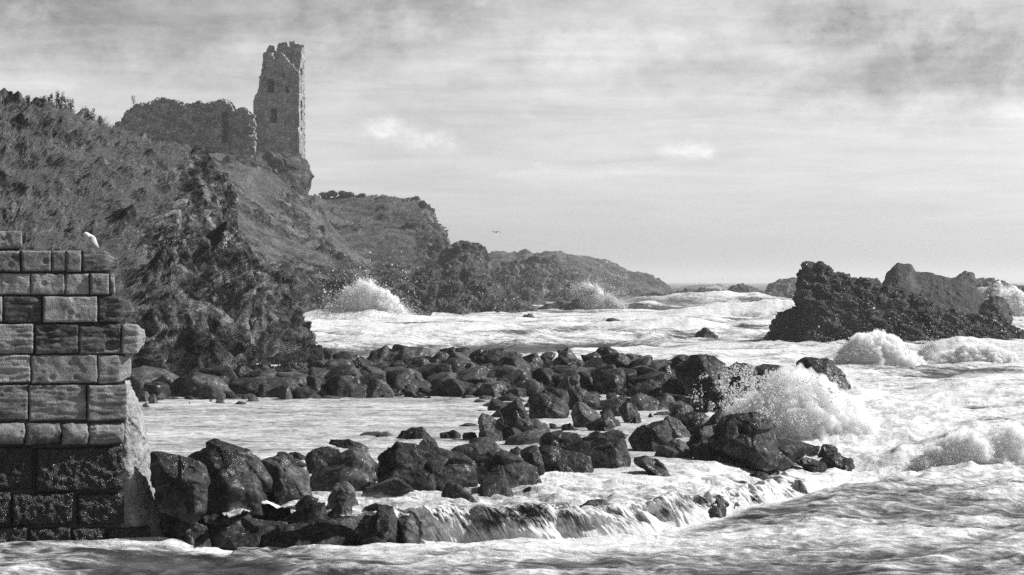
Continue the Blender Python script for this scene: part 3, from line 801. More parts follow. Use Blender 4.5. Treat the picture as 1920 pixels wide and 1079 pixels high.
B([(880,862),(908,851),(937,847),(966,858),(995,874),(1002,887),(995,901),(995,907),(966,905),(903,906),(889,897)], 905, 'rounded black boulder directly right of the widest one', dep=.6)
B([(840,845),(872,834),(914,830),(945,839),(955,845),(937,855),(880,862),(857,855)], 878, 'broad rippled rock behind, between the widest boulder and its right neighbour', mat=M_wet2)
B([(974,847),(993,835),(1008,835),(1016,853),(1021,878),(1022,893),(1003,891),(993,872),(978,857)], 893, 'narrow upright boulder squeezed between two rounded ones in the front row')
B([(1009,836),(1028,835),(1056,843),(1076,855),(1106,858),(1112,874),(1113,885),(1101,889),(1060,885),(1024,887),(1018,866)], 888, 'wedge boulder with pale sloping top and black front, right of the narrow upright one', tilt=1.3)
B([(953,845),(970,837),(979,843),(966,850)], 868, 'small grey hump behind the narrow upright boulder')
B([(1052,839),(1079,831),(1112,824),(1133,821),(1170,824),(1175,837),(1179,853),(1187,870),(1166,880),(1133,870),(1116,866),(1081,853)], 876, 'long uneven black boulder with a wet right end, right of the wedge boulder')
B([(1013,833),(1014,816),(1024,813),(1049,810),(1081,814),(1097,824),(1070,831),(1051,840),(1029,834)], 848, 'low spread rock in the pool behind the wedge boulder')
B([(898,778),(903,775),(924,783),(945,797),(970,822),(964,825),(914,823),(899,818)], 826, 'fin-like dark boulder with a pale sloping edge standing in the pool', mat=M_wet2, dep=.45)
B([(940,770),(966,751),(978,755),(999,783),(966,786),(945,780)], 802, 'blocky tilted boulder perched right of the fin-like one', D=44.3)
B([(928,780),(966,777),(1008,787),(1020,803),(1041,810),(1014,817),(966,814),(945,799)], 817, 'rough black mass beneath the tilted block beside the fin-like boulder')
B([(861,822),(870,813),(891,812),(903,822),(900,825)], 825, 'low dark rock at the left foot of the fin-like boulder')
B([(826,812),(851,808),(864,816),(860,822),(828,821)], 823, 'low flat dark rock in the pool above the widest boulder')
B([(739,819),(754,808),(789,802),(806,812),(827,823),(789,824),(760,821)], 824, 'ridge-shaped dark rock awash in the pool behind the widest boulder')
B([(787,833),(798,819),(814,823),(827,835),(814,843),(795,840)], 842, 'small pointed rock just over the shoulder of the widest boulder')
B([(872,828),(889,822),(918,822),(953,833),(955,838),(920,833),(882,832)], 838, 'thin flat stone below the fin-like boulder')
# the middle of the pool
B([(992,751),(1001,739),(1029,730),(1060,733),(1066,745),(1060,765),(1000,765)], 772, 'rounded boulder behind the hollowed triangular one in the pool')
B([(993,747),(1008,739),(1039,740),(1064,764),(1062,780),(1041,784),(999,783),(995,770)], 784, 'triangular boulder with a dark hollow at its foot in the pool')
B([(1056,739),(1070,722),(1089,733),(1116,743),(1139,764),(1112,766),(1070,762),(1056,751)], 768, 'steep peaked boulder, highest of those standing in the pool', tilt=.5)
B([(1070,766),(1083,753),(1097,758),(1133,783),(1120,799),(1093,802),(1077,789)], 802, 'bulky black boulder below the steep peaked one')
B([(1122,768),(1145,769),(1170,795),(1168,800),(1154,801),(1129,787)], 801, 'sloping boulder leaning on the right of the bulky black one')
B([(1102,797),(1127,784),(1139,785),(1157,803),(1152,807),(1106,807)], 807, 'low tent-shaped dark boulder in front of the bulky one in the pool')
B([(1054,797),(1068,791),(1089,802),(1085,806),(1056,806)], 806, 'small dark stone left of the tent-shaped boulder')
B([(1029,793),(1041,795),(1052,803),(1037,803)], 803, 'tiny flat stone right of the mass under the tilted block')
B([(1158,766),(1175,753),(1193,764),(1206,789),(1195,793),(1179,789),(1162,776)], 793, 'peaked boulder alone in the channel, right of the sloping one')
B([(1175,793),(1191,781),(1208,793)], 795, 'small triangular stone leaning on the peaked boulder in the channel', dep=.25)
B([(1137,737),(1154,735),(1163,755),(1141,753),(1136,745)], 755, 'small upright block above the peaked boulder in the channel')
B([(1209,781),(1220,773),(1230,782)], 783, 'tiny black stone alone in the white channel', dep=.2)
B([(1194,767),(1238,759),(1243,768),(1196,769)], 770, 'long low black slab at the back of the channel', dep=.4)
B([(1215,754),(1249,738),(1272,750),(1250,767),(1220,765)], 768, 'dark wedge stone above the long low slab of the channel')
B([(1254,777),(1272,769),(1282,780),(1265,782)], 783, 'small black stone at the right end of the channel')
# right group, from the channel to the open sea
B([(1181,822),(1199,803),(1228,786),(1249,790),(1264,824),(1254,835),(1222,846),(1191,842)], 846, 'large domed black boulder right of the channel, left of the giant block')
B([(1225,844),(1246,829),(1272,825),(1295,842),(1299,858),(1269,858),(1238,853)], 858, 'grey-streaked boulder in the surf below the domed black one', mat=M_wet2, strata=2)
B([(1290,832),(1327,831),(1363,840),(1387,850),(1368,858),(1306,857)], 859, 'long low boulder at the left foot of the giant block')
B([(1329,824),(1348,809),(1373,779),(1410,775),(1436,777),(1449,793),(1453,811),(1454,855),(1436,861),(1394,858),(1384,845),(1342,832)], 861, 'giant square-edged block with flat sloping top in front of the great splash', tilt=1.5, dep=.75)
B([(1302,801),(1345,767),(1358,780),(1342,798),(1329,811),(1306,811)], 835, 'pointed tilted slab left of the giant block', D=44)
B([(1285,775),(1295,771),(1321,781),(1306,798),(1288,793)], 818, 'small dark boulder left of the pointed tilted slab', D=46)
B([(1353,782),(1368,779),(1377,788),(1368,801),(1332,816),(1329,811)], 838, 'narrow ribbed slab wedged against the giant block', D=43.2, strata=2.5)
B([(1243,784),(1254,780),(1277,793),(1301,806),(1285,816),(1259,816),(1251,796)], 822, 'long dark boulder descending behind the domed one')
B([(1275,824),(1311,803),(1329,816),(1321,829),(1290,832)], 840, 'small wet boulder left of the giant block, above the long low one')
B([(1466,832),(1480,822),(1535,837),(1530,850),(1499,850)], 851, 'flat dark boulder right of the giant block at the edge of the splash', zb=.35)
B([(1527,855),(1543,833),(1570,840),(1569,849),(1532,859)], 859, 'small cube-like boulder near the seaward end of the ledge', zb=.3)
B([(1532,861),(1574,851),(1600,861),(1606,876),(1590,879),(1566,876)], 879, 'last boulder at the seaward end, pale flat top', zb=.2)
B([(1466,853),(1483,851),(1551,870),(1553,881),(1538,881),(1499,868)], 882, 'long dark slab slanting down to the sea before the cube-like boulder', zb=.25, dep=.3)
B([(1454,835),(1470,840),(1506,855),(1472,862),(1454,858)], 862, 'grey rock against the right foot of the giant block', zb=.35)
B([(1449,819),(1465,824),(1466,835),(1452,835)], 848, 'small black rock peeping from behind the right edge of the giant block', zb=.4)
B([(1189,855),(1212,853),(1243,871),(1267,887),(1259,892),(1233,876),(1191,871)], 886, 'slanting wet slab in the rushing water below the domed boulder', dep=.3)
# rocks that show through the falls
L_ = dict(name='ledge_rock', cat='rock', zb=.0, rough=1.2, tilt=.8)
B([(661,960),(700,950),(735,953),(748,1010),(740,1027),(675,1025)], 1027, 'wet upright block in the middle of the falls, split from its right neighbour', D=31.0, dep=.55, **L_)
B([(738,962),(775,958),(790,985),(794,1008),(770,1020),(750,1015)], 1020, 'wet upright rock at the right of the split block in the falls', D=31.3, dep=.5, **L_)
B([(487,1004),(520,988),(560,983),(660,988),(672,1018),(600,1030),(500,1022)], 1030, 'long rounded ledge with water trickling over it, left of the split block', D=30.9, dep=.6, **L_)
B([(380,988),(430,975),(520,980),(540,1000),(500,1014),(400,1012)], 1014, 'dark stepped rock under the falls near the harbour wall', D=31.2, dep=.6, **L_)
B([(300,940),(325,940),(345,958),(365,975),(340,985),(305,980)], 985, 'pale ribbed rock wedged at the foot of the harbour wall', D=31.4, dep=.5, mat=M_wet2, name='ledge_rock', cat='rock', strata=3)
B([(318,985),(350,978),(385,990),(400,1010),(340,1015)], 1016, 'low black rock awash beside the corner of the harbour wall', D=31.0, dep=.4, **L_)
B([(377,945),(402,938),(439,945),(468,960),(466,973),(427,972),(385,964)], 972, 'long smooth dark boulder in front of the tallest rounded one', D=31.4, dep=.5)
B([(441,943),(468,945),(518,958),(510,963),(473,962)], 963, 'small flat rock right of the long smooth boulder on the shelf', D=32.0, dep=.3)
B([(1083,955),(1105,937),(1135,940),(1151,962),(1148,990),(1100,985)], 990, 'dark boulder showing through the falls at their centre', D=32.3, dep=.6, **L_)
B([(1308,945),(1325,927),(1350,928),(1363,945),(1358,968),(1320,962)], 968, 'smooth dark rock glazed by the falls toward their right end', D=34.3, dep=.6, **L_)
B([(1358,915),(1375,902),(1400,903),(1415,920),(1405,932),(1375,926)], 932, 'dark rock at the crest of the falls near their right end', D=36.6, dep=.5, **L_)
B([(1406,890),(1420,884),(1440,888),(1440,894),(1412,895)], 896, 'small dark rock in the rapids below the giant block', D=38.3, dep=.3, name='ledge_rock', cat='rock')
B([(1612,915),(1630,909),(1655,925),(1652,931),(1622,928)], 931, 'low dark rock in the surf at the far right end of the falls', zb=.1, dep=.3, name='ledge_rock', cat='rock')
B([(983,918),(992,912),(1003,917),(1000,922),(985,922)], 922, 'tiny black rock in the white shelf water at its centre', zb=.55, dep=.2, name='ledge_rock', cat='rock')
L2_ = dict(L_); L2_['rough'] = .9
B([(285,958),(340,952),(560,954),(640,965),(630,1000),(540,1018),(400,1026),(300,1034)], 1034, 'broad dark ledge stepping down from the harbour wall to the falls', D=31.5, dep=1.2, tilt=1.6, **{k: v for k, v in L2_.items() if k != 'tilt'})
# the rubble bank across the back of the bay
def MD(yb): return 60.6 + (745 - yb) * .19
def M(poly, yb, label, **k):
    k.setdefault('D', MD(yb)); k.setdefault('sink', .35); return boulder(poly, yb, label, **k)
M([(858,680),(885,661),(914,652),(942,653),(944,672),(914,688),(868,690)], 690, 'large smooth boulder on the crest of the bank, right of the long slabs')
M([(686,663),(702,657),(739,651),(810,654),(819,661),(769,670),(706,679),(688,672)], 682, 'long flat-topped slab at the left end of the bank crest', dep=1.4)
M([(823,655),(852,651),(894,653),(880,668),(860,672),(830,665)], 675, 'flat crest slab left of the large smooth boulder')
M([(791,688),(806,674),(825,661),(858,674),(858,690),(796,690)], 695, 'creased pale-topped boulder below the flat crest slabs', mat=M_wet2)
M([(721,693),(739,674),(769,677),(789,686),(781,693)], 697, 'sloping grey slab left of the creased pale-topped boulder')
M([(760,672),(781,670),(806,674),(791,684),(769,679)], 690, 'dark rounded rock between the long crest slab and the creased boulder')
M([(627,668),(639,657),(677,672),(735,681),(718,693),(677,693),(629,682)], 693, 'very long low boulder at the landward end of the bank')
M([(600,686),(618,687),(639,695),(652,705),(623,711),(604,701)], 712, 'smooth slab facing the pool below the very long low boulder')
M([(637,682),(658,685),(685,703),(660,703),(639,690)], 705, 'slanting slab right of the smooth one, below the very long boulder')
M([(687,695),(706,695),(718,707),(693,708)], 710, 'small slanting block left of centre on the face of the bank')
M([(727,695),(746,688),(756,701),(748,711),(727,707)], 712, 'dark knob just left of the pale-edged pyramid on the bank')
M([(753,714),(775,693),(789,703),(804,728),(804,734),(789,728),(760,722)], 735, 'pyramid boulder with a pale edge at the foot of the bank', mat=M_wet2, tilt=.4)
M([(789,695),(810,689),(856,695),(848,713),(810,709)], 716, 'wide dark boulder right of the pale-edged pyramid')
M([(873,684),(885,682),(912,701),(910,718),(894,713),(878,702)], 720, 'leaning slab below the large smooth crest boulder')
M([(858,693),(873,686),(892,710),(880,716),(860,712)], 716, 'dark boulder left of the leaning slab')
M([(909,693),(931,687),(963,690),(992,705),(990,711),(952,722),(912,709)], 722, 'broad oval boulder with a rough top in the centre of the bank')
M([(943,663),(963,659),(981,664),(963,679),(944,680)], 685, 'lichen-pale crest rock right of the large smooth boulder', mat=M_wet2)
M([(965,680),(983,665),(1006,664),(1017,680),(1017,713),(994,709),(967,690)], 712, 'tall dark boulder right of the broad oval one')
M([(1008,670),(1025,660),(1046,661),(1038,672),(1017,679)], 688, 'pale crest rock left of the sharp-backed slab', mat=M_wet2)
M([(1046,657),(1067,653),(1096,674),(1073,671),(1046,667)], 685, 'sharp-backed slab tipped up on the crest of the bank', mat=M_wet2, dep=.8)
M([(1038,674),(1050,669),(1084,674),(1100,686),(1081,693),(1071,705),(1042,709)], 712, 'massive smooth boulder below the sharp-backed slab')
M([(1020,686),(1040,683),(1040,711),(1021,711)], 714, 'narrow square block left of the massive smooth boulder')
M([(1117,661),(1123,652),(1140,650),(1159,661),(1146,672),(1121,670)], 680, 'cap-shaped boulder topping the bank right of the sharp-backed slab')
M([(1090,667),(1117,661),(1136,674),(1129,683),(1106,680)], 690, 'dark boulder under the left side of the cap-shaped one')
M([(1140,674),(1150,664),(1171,667),(1190,681),(1171,693),(1144,688)], 697, 'black pyramid-topped boulder right of the cap-shaped one')
M([(1165,664),(1192,664),(1221,672),(1209,677),(1177,672)], 690, 'low dark crest slab behind the black pyramid-topped boulder')
M([(1081,693),(1119,684),(1146,693),(1104,705),(1083,705)], 712, 'rough low boulder right of the massive smooth one')
M([(1109,701),(1125,693),(1169,695),(1174,713),(1159,734),(1136,732),(1111,718)], 735, 'large cube-like pitted boulder low on the bank')
M([(1025,722),(1067,705),(1084,705),(1100,722),(1100,730),(1046,730)], 735, 'long sloping boulder left of the cube-like pitted one')
M([(1175,693),(1209,678),(1246,672),(1259,680),(1242,693),(1192,720),(1175,720)], 722, 'long sloping slab speckled with droplets, high on the bank')
M([(1159,738),(1188,722),(1225,711),(1238,724),(1240,738),(1192,743)], 745, 'long wedge boulder at the foot of the bank right of the cube-like one')
M([(1223,701),(1246,686),(1282,707),(1296,724),(1255,726),(1234,713)], 730, 'dark gabled boulder right of the droplet-speckled slab')
M([(1255,677),(1281,664),(1302,668),(1283,688),(1263,690)], 698, 'rounded crest boulder left of the tall spray-speckled one')
M([(1268,690),(1309,664),(1330,668),(1359,682),(1367,706),(1346,750),(1304,745),(1291,711)], 748, 'tall black boulder speckled with flying spray left of the great splash', tilt=.5)
M([(1361,690),(1382,680),(1408,682),(1419,698),(1408,724),(1369,724)], 738, 'rounded rock almost veiled by spray, first right of the tall speckled boulder')
M([(1413,690),(1434,684),(1471,684),(1476,698),(1460,708),(1421,711)], 733, 'flat-topped rock veiled by spray above the great splash')
M([(1474,690),(1484,685),(1497,690),(1495,710),(1476,710)], 730, 'small rock veiled by spray, touching the domed black rock at the bank end')
M([(1493,685),(1512,673),(1551,677),(1562,693),(1585,711),(1601,734),(1606,745),(1565,755),(1525,740),(1499,703)], 752, 'big domed black rock at the seaward end of the bank behind the splash', D=68, zb=0)
M([(1606,753),(1622,753),(1635,766),(1611,767)], 768, 'low wet rock in the sea right of the splash, left of two', D=64.4, zb=.35, name='sea_rock')
M([(1630,753),(1677,750),(1668,762),(1638,766)], 766, 'flat rock with water running off it, right of the great splash', D=65, zb=.35, name='sea_rock', dep=.4)
M([(1664,765),(1687,748),(1695,761),(1693,768),(1669,770)], 770, 'small pointed black rock in the sea right of the great splash', D=64, zb=.35, name='sea_rock')
M([(1100,736),(1121,734),(1131,751),(1125,755)], 755, 'narrow stone at the foot of the long sloping boulder')
M([(1159,743),(1165,739),(1184,751),(1162,752)], 752, 'small triangular stone in front of the long wedge boulder')
M([(965,722),(979,712),(998,720),(992,734),(967,728)], 735, 'pale stone at the foot of the broad oval boulder', mat=M_wet2)
M([(996,722),(1017,716),(1025,728),(1004,734)], 740, 'dark stone right of the pale one at the foot of the bank')
M([(929,741),(944,730),(963,734),(954,743)], 745, 'low stone at the waterline below the broad oval boulder')
M([(512,749),(532,731),(542,722),(551,744),(540,750)], 750, 'pale pointed stone standing at the pool edge left of centre', mat=M_wet2, tilt=.4, dep=.45)
M([(343,762),(355,751),(365,761)], 762, 'small triangular stone at the pool edge near the harbour wall', mat=M_wet2, dep=.25)
M([(401,760),(407,744),(419,744),(424,760)], 760, 'small upright block standing at the pool edge', mat=M_wet2, dep=.25)
M([(376,756),(396,747),(403,755)], 757, 'low stone touching the left of the small upright block', dep=.25)
M([(278,746),(290,737),(307,761),(288,762)], 762, 'dark stone at the pool edge beside the harbour wall, upper of two', dep=.35)
M([(267,760),(275,757),(284,766),(284,771),(270,771)], 771, 'small dark stone at the pool edge nearest the harbour wall', dep=.2)
M([(344,714),(357,705),(371,719),(357,725),(340,721)], 728, 'angular pale stone at the foot of the cliff near the harbour wall', mat=M_wet2)
M([(363,725),(376,720),(398,736),(373,738)], 740, 'dark slanting stone below the angular pale one under the cliff')
M([(463,717),(476,708),(488,713),(486,725),(469,727)], 728, 'dark rounded stone under the middle of the cliff')
M([(445,711),(457,700),(467,708),(459,715)], 716, 'small peaked stone left above the dark rounded one under the cliff')
M([(434,700),(453,688),(474,694),(474,704),(440,713)], 712, 'long grey boulder fallen against the foot of the cliff')
M([(474,692),(490,690),(513,704),(499,715),(476,704)], 712, 'slanting boulder right of the long grey one at the cliff foot')
M([(519,713),(536,708),(542,725),(519,721)], 726, 'rounded stone directly behind the pale pointed one')
M([(547,683),(574,681),(592,685),(582,702),(565,700)], 703, 'square pale-sided boulder below the tip of the headland', mat=M_wet2)
M([(574,704),(599,700),(624,721),(603,725),(582,719)], 725, 'large smooth boulder between square pale-sided one and the pool')
M([(572,723),(584,719),(590,738),(574,733)], 740, 'small leaning stone at the pool edge right of the pale pointed one')
M([(572,673),(605,665),(624,683),(600,690)], 690, 'flat-faced boulder at the landward end of the very long low one')
M([(607,656),(625,655),(636,660),(630,668),(610,668)], 672, 'flat pale slab below the tip of the headland', mat=M_wet2)

# bed of small rubble under it all
def bed_disp(G, n, rk):
    f1, f2, c = worley(G * np.array([1.1, 1.1, 1.6])); g1, g2, c2 = worley(G * 2.6 + 3)
    return .30 * (c - .3) * sstep(0, .3, f2 - f1) + .16 * c2 * sstep(0, .3, g2 - g1) - .15
o, BG, _, BN = loft('rubble_bank', [
 [(150, 800, 55), (270, 775, 57), (420, 765, 58), (600, 752, 60), (800, 750, 60), (1000, 750, 60), (1150, 757, 59), (1350, 765, 58)],
 [(150, 775, 58), (270, 758, 60), (420, 748, 61), (600, 738, 62), (800, 737, 62), (1000, 738, 62), (1150, 745, 61), (1350, 756, 60)],
 [(150, 745, 62), (270, 735, 63), (420, 728, 64), (600, 706, 67), (800, 703, 66), (1000, 705, 66), (1150, 716, 65), (1350, 735, 63)],
 [(150, 745, 66), (270, 735, 66), (420, 725, 70), (600, 692, 76), (800, 674, 74), (1000, 680, 73), (1150, 692, 71), (1350, 715, 68)],
 [(150, 730, 64), (270, 722, 69), (420, 690, 77), (600, 648, 104), (800, 715, 82), (1000, 720, 80), (1150, 730, 77), (1350, 755, 73)],
], 460, 170, bed_disp, M_bed, None); tag(o, kind='structure')
# small stones strewn over the bank: individuals, shared meshes
protos = []
for k in range(10):
    rs = np.random.RandomState(500 + k)
    ii = np.arange(14) + .5; ph = np.arccos(1 - 2 * ii / 14); tq = ii * 2.39996 + rs.uniform(0, 6)
    nn = np.stack([np.cos(tq) * np.sin(ph), np.sin(tq) * np.sin(ph), np.cos(ph)], 1) + rs.normal(scale=.22, size=(14, 3)); nn /= np.linalg.norm(nn, axis=1)[:, None]
    W, Fc = rockform(nn, rs.uniform(.40, .70, 14), 4, 1.0, 40 + k, p=44, rough=.6)
    W[:, 2] *= .78; W[:, 0] *= 1.15; W[:, 2] -= W[:, 2].min() * .5
    o = mk('rubble_stone', W, Fc, M_wet if k % 3 else M_wet2, origin=(0, 0, 0)); protos.append(o)
rs = np.random.RandomState(9)
slots = []
def bank_z(px, v):
    j = int(np.clip((v) * (BG.shape[0] - 1), 0, BG.shape[0] - 1)); i = int(np.argmin(np.abs(pxof(BG[j]) - px)))
    return BG[j, i]
for n_ in range(165):
    px = rs.uniform(262, 1010) if n_ < 135 else rs.uniform(1010, 1300); v = rs.uniform(.12, .52) if n_ < 122 else rs.uniform(.42, .62)
    slots.append((px, v, rs.uniform(.35, .95) * (1.15 if v > .3 else .85)))
first = set()
for n_, (px, v, s) in enumerate(slots):
    k = n_ % 10; pr = protos[k]
    if k in first: o = pr.copy(); COL.objects.link(o)
    else: o = pr; first.add(k)
    p = bank_z(px, v)
    o.location = Vector((float(p[0]), float(p[1]) - .1, float(p[2]) - .12 * s)); o.scale = (s * rs.uniform(.8, 1.3), s, s * rs.uniform(.75, 1.15))
    o.rotation_euler = (rs.uniform(-.5, .5), rs.uniform(-.5, .5), rs.uniform(0, 6.28))
    if px < 520: tag(o, 'small dark angular stone in the rubble under the cliff of the near headland', 'stone', 'small stones below the cliff')
    elif px < 1010: tag(o, 'small dark stone strewn along the pool side of the bank of large boulders', 'stone', 'small stones along the pool side of the bank')
    else: tag(o, 'small dark stone lying among the big boulders at the right of the bank', 'stone', 'small stones among the big boulders')
rs = np.random.RandomState(19)
for n_ in range(62):
    px, py = rs.uniform(930, 1330), rs.uniform(748, 850)
    if n_ < 16: px, py = rs.uniform(1270, 1480), rs.uniform(790, 862)
    elif n_ < 28: px, py = rs.uniform(330, 1000), rs.uniform(872, 948)
    D = depth_at(py, .55) + .4; o = protos[n_ % 10].copy(); COL.objects.link(o); s = rs.uniform(.25, .62)
    o.location = Vector(((px - CX) / F * D, D, .42)); o.scale = (s * rs.uniform(.9, 1.5), s, s * rs.uniform(.7, 1.2)); o.rotation_euler = (rs.uniform(-.4, .4), rs.uniform(-.4, .4), rs.uniform(0, 6.28))
    if n_ < 16: tag(o, 'small black stone wedged among the boulders round the giant block', 'stone', 'small stones round the giant block')
    elif n_ < 28: tag(o, 'small black stone in the shelf water at the feet of the front row of boulders', 'stone', 'small stones along the front row')
    else: tag(o, 'small black stone lying between the boulders that cross the pool', 'stone', 'small stones crossing the pool')
# pebbles awash along the pool edge
for (px, py, s) in [(452,757,.25),(474,752,.28),(583,746,.35),(618,748,.3),(670,745,.25),(722,745,.3),(880,747,.3),(898,754,.28),(912,748,.3),(960,747,.3),(880,799,.24),(1247,778,.3),(1160,814,.16),(700,817,.3),(722,818,.3)]:
    o = protos[0].copy(); COL.objects.link(o); D = depth_at(py, .6)
    o.location = Vector(((px - CX) / F * D, D, .56)); o.scale = (s * 1.6, s, s * .5); o.rotation_euler = (0, 0, rs.uniform(0, 6))
    tag(o, 'tiny black stone awash on its own in the pale pool water', 'stone', 'stones awash in the pool')
# ------------------------------------------------------------------ harbour wall
def stone_mat(name, lo, hi, band=.5, bump=.5, rough=.9, wet=0, pit=0.0):
    m, nt = newmat(name); N = NT(nt)
    v = N.coord((1, 1, 1)); vb = N.coord((1.2, 1.2, 9))
    a = N.noise(v, 2.2, 8, .65, .3); b_ = N.noise(vb, 1.4, 7, .68, .8); f = N.noise(v, 26, 6, .7)
    t = N.attr('tone')
    c = N.math('ADD', N.math('ADD', N.math('MULTIPLY', a, .5), N.math('MULTIPLY', b_, band * .8)), N.math('MULTIPLY', f, .25))
    c = N.math('ADD', c, t)
    col = N.ramp(c, [(.42, lo), (.62, (lo + hi) * .5), (.85, hi)])
    pv = N.voro(v, 34, 'F1'); pm = N.mrange(pv, .1, .45)
    h = N.math('ADD', N.math('ADD', N.math('MULTIPLY', a, .8), N.math('MULTIPLY', b_, band * 1.3)), N.math('MULTIPLY', f, .35))
    h = N.math('ADD', h, N.math('MULTIPLY', pm, pit))
    nb = N.bump(h, bump, .06)
    rg = N.mix(N.mrange(f, .4, .6), max(.1, rough - wet), rough) if wet else rough
    b = N.bsdf(col, rg, nb, .5 if wet else .2)
    N.out(b.outputs[0]); return m
M_sand = stone_mat('sandstone', .05, .52, .45, .65, .9, 0, .2)
M_dark = stone_mat('tarry_stone', .005, .04, .1, 1.0, .6, .4, 1.0)
M_render = stone_mat('lime_render', .10, .80, .15, .7, .85, .2, .25)
th = math.radians(22)
WN = np.array([math.sin(th), -math.cos(th), 0]); WT = np.array([math.cos(th), math.sin(th), 0])
WC = P(240, 529, 30.9)
def wallpt(px, py, off=0.0):
    r = np.array([(px - CX) / F, 1, -(py - CY) / F]); c0 = np.array([0, 0, H])
    s = ((WC + WN * off - c0) @ WN) / (r @ WN); return c0 + r * s
def aof(px): return (wallpt(px, 600) - WC) @ WT
harbour = empty('harbour_wall', wallpt(100, 1040), 'weathered stone harbour wall at the left, pale sandstone blocks above black wet ones', 'wall')
harbour.location.z = 0
def blocks(name, rows_, mat, prot, style, parent, gap=.005):
    AV, AF, AT, off = [], [], [], 0
    rs = np.random.RandomState(21 + len(name))
    for (y0, y1, xs, opt) in rows_:
        for bi, (x0, x1, st) in enumerate(xs):
            a0, a1 = aof(x0) + gap, aof(x1) - gap
            sl = (min(x0, 0) + x1) * 0
            zt, zb = wallpt((x0 + x1) / 2, y0)[2] - gap, wallpt((x0 + x1) / 2, y1)[2] + gap
            w_, h_ = a1 - a0, zt - zb
            nx, nz = max(10, int(w_ / .017)), max(10, int(h_ / .017))
            u = np.concatenate([[-1, -1], np.linspace(-1, 1, nx), [1, 1]]); v = np.concatenate([[-1, -1], np.linspace(-1, 1, nz), [1, 1]])
            U, V = np.meshgrid(u, v)
            dpt = np.zeros_like(U)
            ring2 = np.zeros(U.shape, bool); ring2[0, :] = ring2[-1, :] = True; ring2[:, 0] = ring2[:, -1] = True
            ring1 = np.zeros(U.shape, bool); ring1[1, :] = ring1[-2, :] = True; ring1[:, 1] = ring1[:, -2] = True; ring1 &= ~ring2
            rr = opt.get('round', .015)
            ex = np.minimum(w_ / 2 * (1 - np.abs(U)), 9); ez = h_ / 2 * (1 - np.abs(V))
            q = np.stack([(a0 + a1) / 2 + U * w_ / 2, 0 * U + rs.uniform(0, 50), (zt + zb) / 2 + V * h_ / 2], -1)
            rrn = rr * np.clip(1 + 1.3 * fbm(q * 4, 3) + 1.2 * fbm(q * 13, 3), .25, 4)
            e = np.clip(1 - np.minimum(ex, ez) / np.maximum(rrn, .01), 0, 1)
            dpt += rrn * .8 * (1 - np.sqrt(np.clip(1 - e ** 2, 0, 1)))
            if opt.get('belly'): dpt += opt['belly'] * (V ** 2) ** 1.3
            er = fbm(q * 2.2, 4)
            dpt += .03 * er
            if st == 1: dpt += .028 * fbm(q * np.array([1.3, 1, 17]), 5, .6) + .02 * (np.abs(fbm(q * np.array([2, 1, 9]) + 7, 3)) * 2)
            elif st == 2:
                f1, f2, c = worley(q * np.array([9, 1, 9])); dpt += .03 * f1 + .03 * fbm(q * 8, 4, .7) * 1.6
            elif st == 3: dpt += .07 * sstep(.05, .5, fbm(q * np.array([1.5, 1, 4]) + 3, 4)) + .02 * fbm(q * np.array([3, 1, 20]), 4)
            else:
                f1, f2, c = worley(q * np.array([5, 1, 6])); dpt += .014 * fbm(q * 6, 5, .6) - .03 * sstep(.35, .05, f1) * -1 * .8
            dpt = dpt + rs.uniform(-.02, .03)
            dpt = np.where(ring2, .75, dpt); dpt = np.where(ring1, dpt + .02, dpt)
            taper = opt.get('taper', {}).get(bi)
            Z = (zt + zb) / 2 + V * h_ / 2; Aa = (a0 + a1) / 2 + U * w_ / 2
            Aa = Aa + .012 * fbm(q * 4 + 9, 2) * (np.abs(U) > .97); Z = Z + .012 * fbm(q * 4 + 19, 2) * (np.abs(V) > .95)
            if taper:
                k = sstep(.1, 1, U); zc = (zt + zb) / 2 + taper[1] * h_
                Z = zc * k + Z * (1 - k) + (Z - (zt + zb) / 2) * (1 - taper[0]) * k
                Aa = Aa - .12 * w_ * k * (V ** 2) * taper[0] * 1.5; dpt = np.where(ring2, dpt, dpt + .12 * k)
            Pt = WC[None, None] * np.array([1, 1, 0]) + WT * Aa[..., None] - WN * (dpt - prot)[..., None] + np.array([0, 0, 1.0]) * Z[..., None]
            fcs = gridfaces(*U.shape) + off
            AV.append(Pt.reshape(-1, 3)); AF.append(fcs); off += U.size
            AT.append(np.full(U.size, rs.uniform(-.05, .06) + opt.get('tone', 0) - (.12 if st == 3 else 0)))
    return mk(name, np.concatenate(AV), np.concatenate(AF), mat, parent=parent, attrs={'tone': np.concatenate(AT)})
rowsU = [
 (433, 467, [(-90, -20, 0), (-20, 42, 0)], dict(tone=-.05)),
 (470, 510, [(-90, 37, 0), (39, 95, 0), (96, 123, 0), (123, 152, 0), (154, 226, 3)], dict(taper={4: (.45, -.1)}, tone=-.02)),
 (513, 553, [(-90, 0, 0), (0, 57, 0), (57, 121, 0), (122, 167, 0), (168, 204, 0), (205, 219, 0)], dict(taper={5: (.3, -.1)}, tone=.02)),
 (556, 605, [(-90, 4, 1), (6, 78, 3), (80, 181, 0), (183, 250, 3)], dict(taper={3: (.35, 0)})),
 (608, 664, [(-90, 62, 1), (65, 146, 3), (147, 226, 3), (227, 276, 1)], dict(taper={3: (.42, .04)})),
 (666, 719, [(-90, 57, 1), (58, 182, 0), (183, 249, 1)], dict(taper={2: (.25, .05)}, tone=.04)),
 (722, 789, [(-90, -10, 3), (-8, 52, 3), (54, 162, 1), (163, 238, 1)], dict(tone=.03)),
]
blocks('sandstone_courses', rowsU, M_sand, .05, 0, harbour)
blocks('string_course', [(793, 835, [(-90, -20, 0), (-18, 45, 0), (46, 113, 0), (114, 164, 0), (165, 233, 1)], dict(round=.10, belly=.09, tone=-.04))], M_sand, .15, 0, harbour)
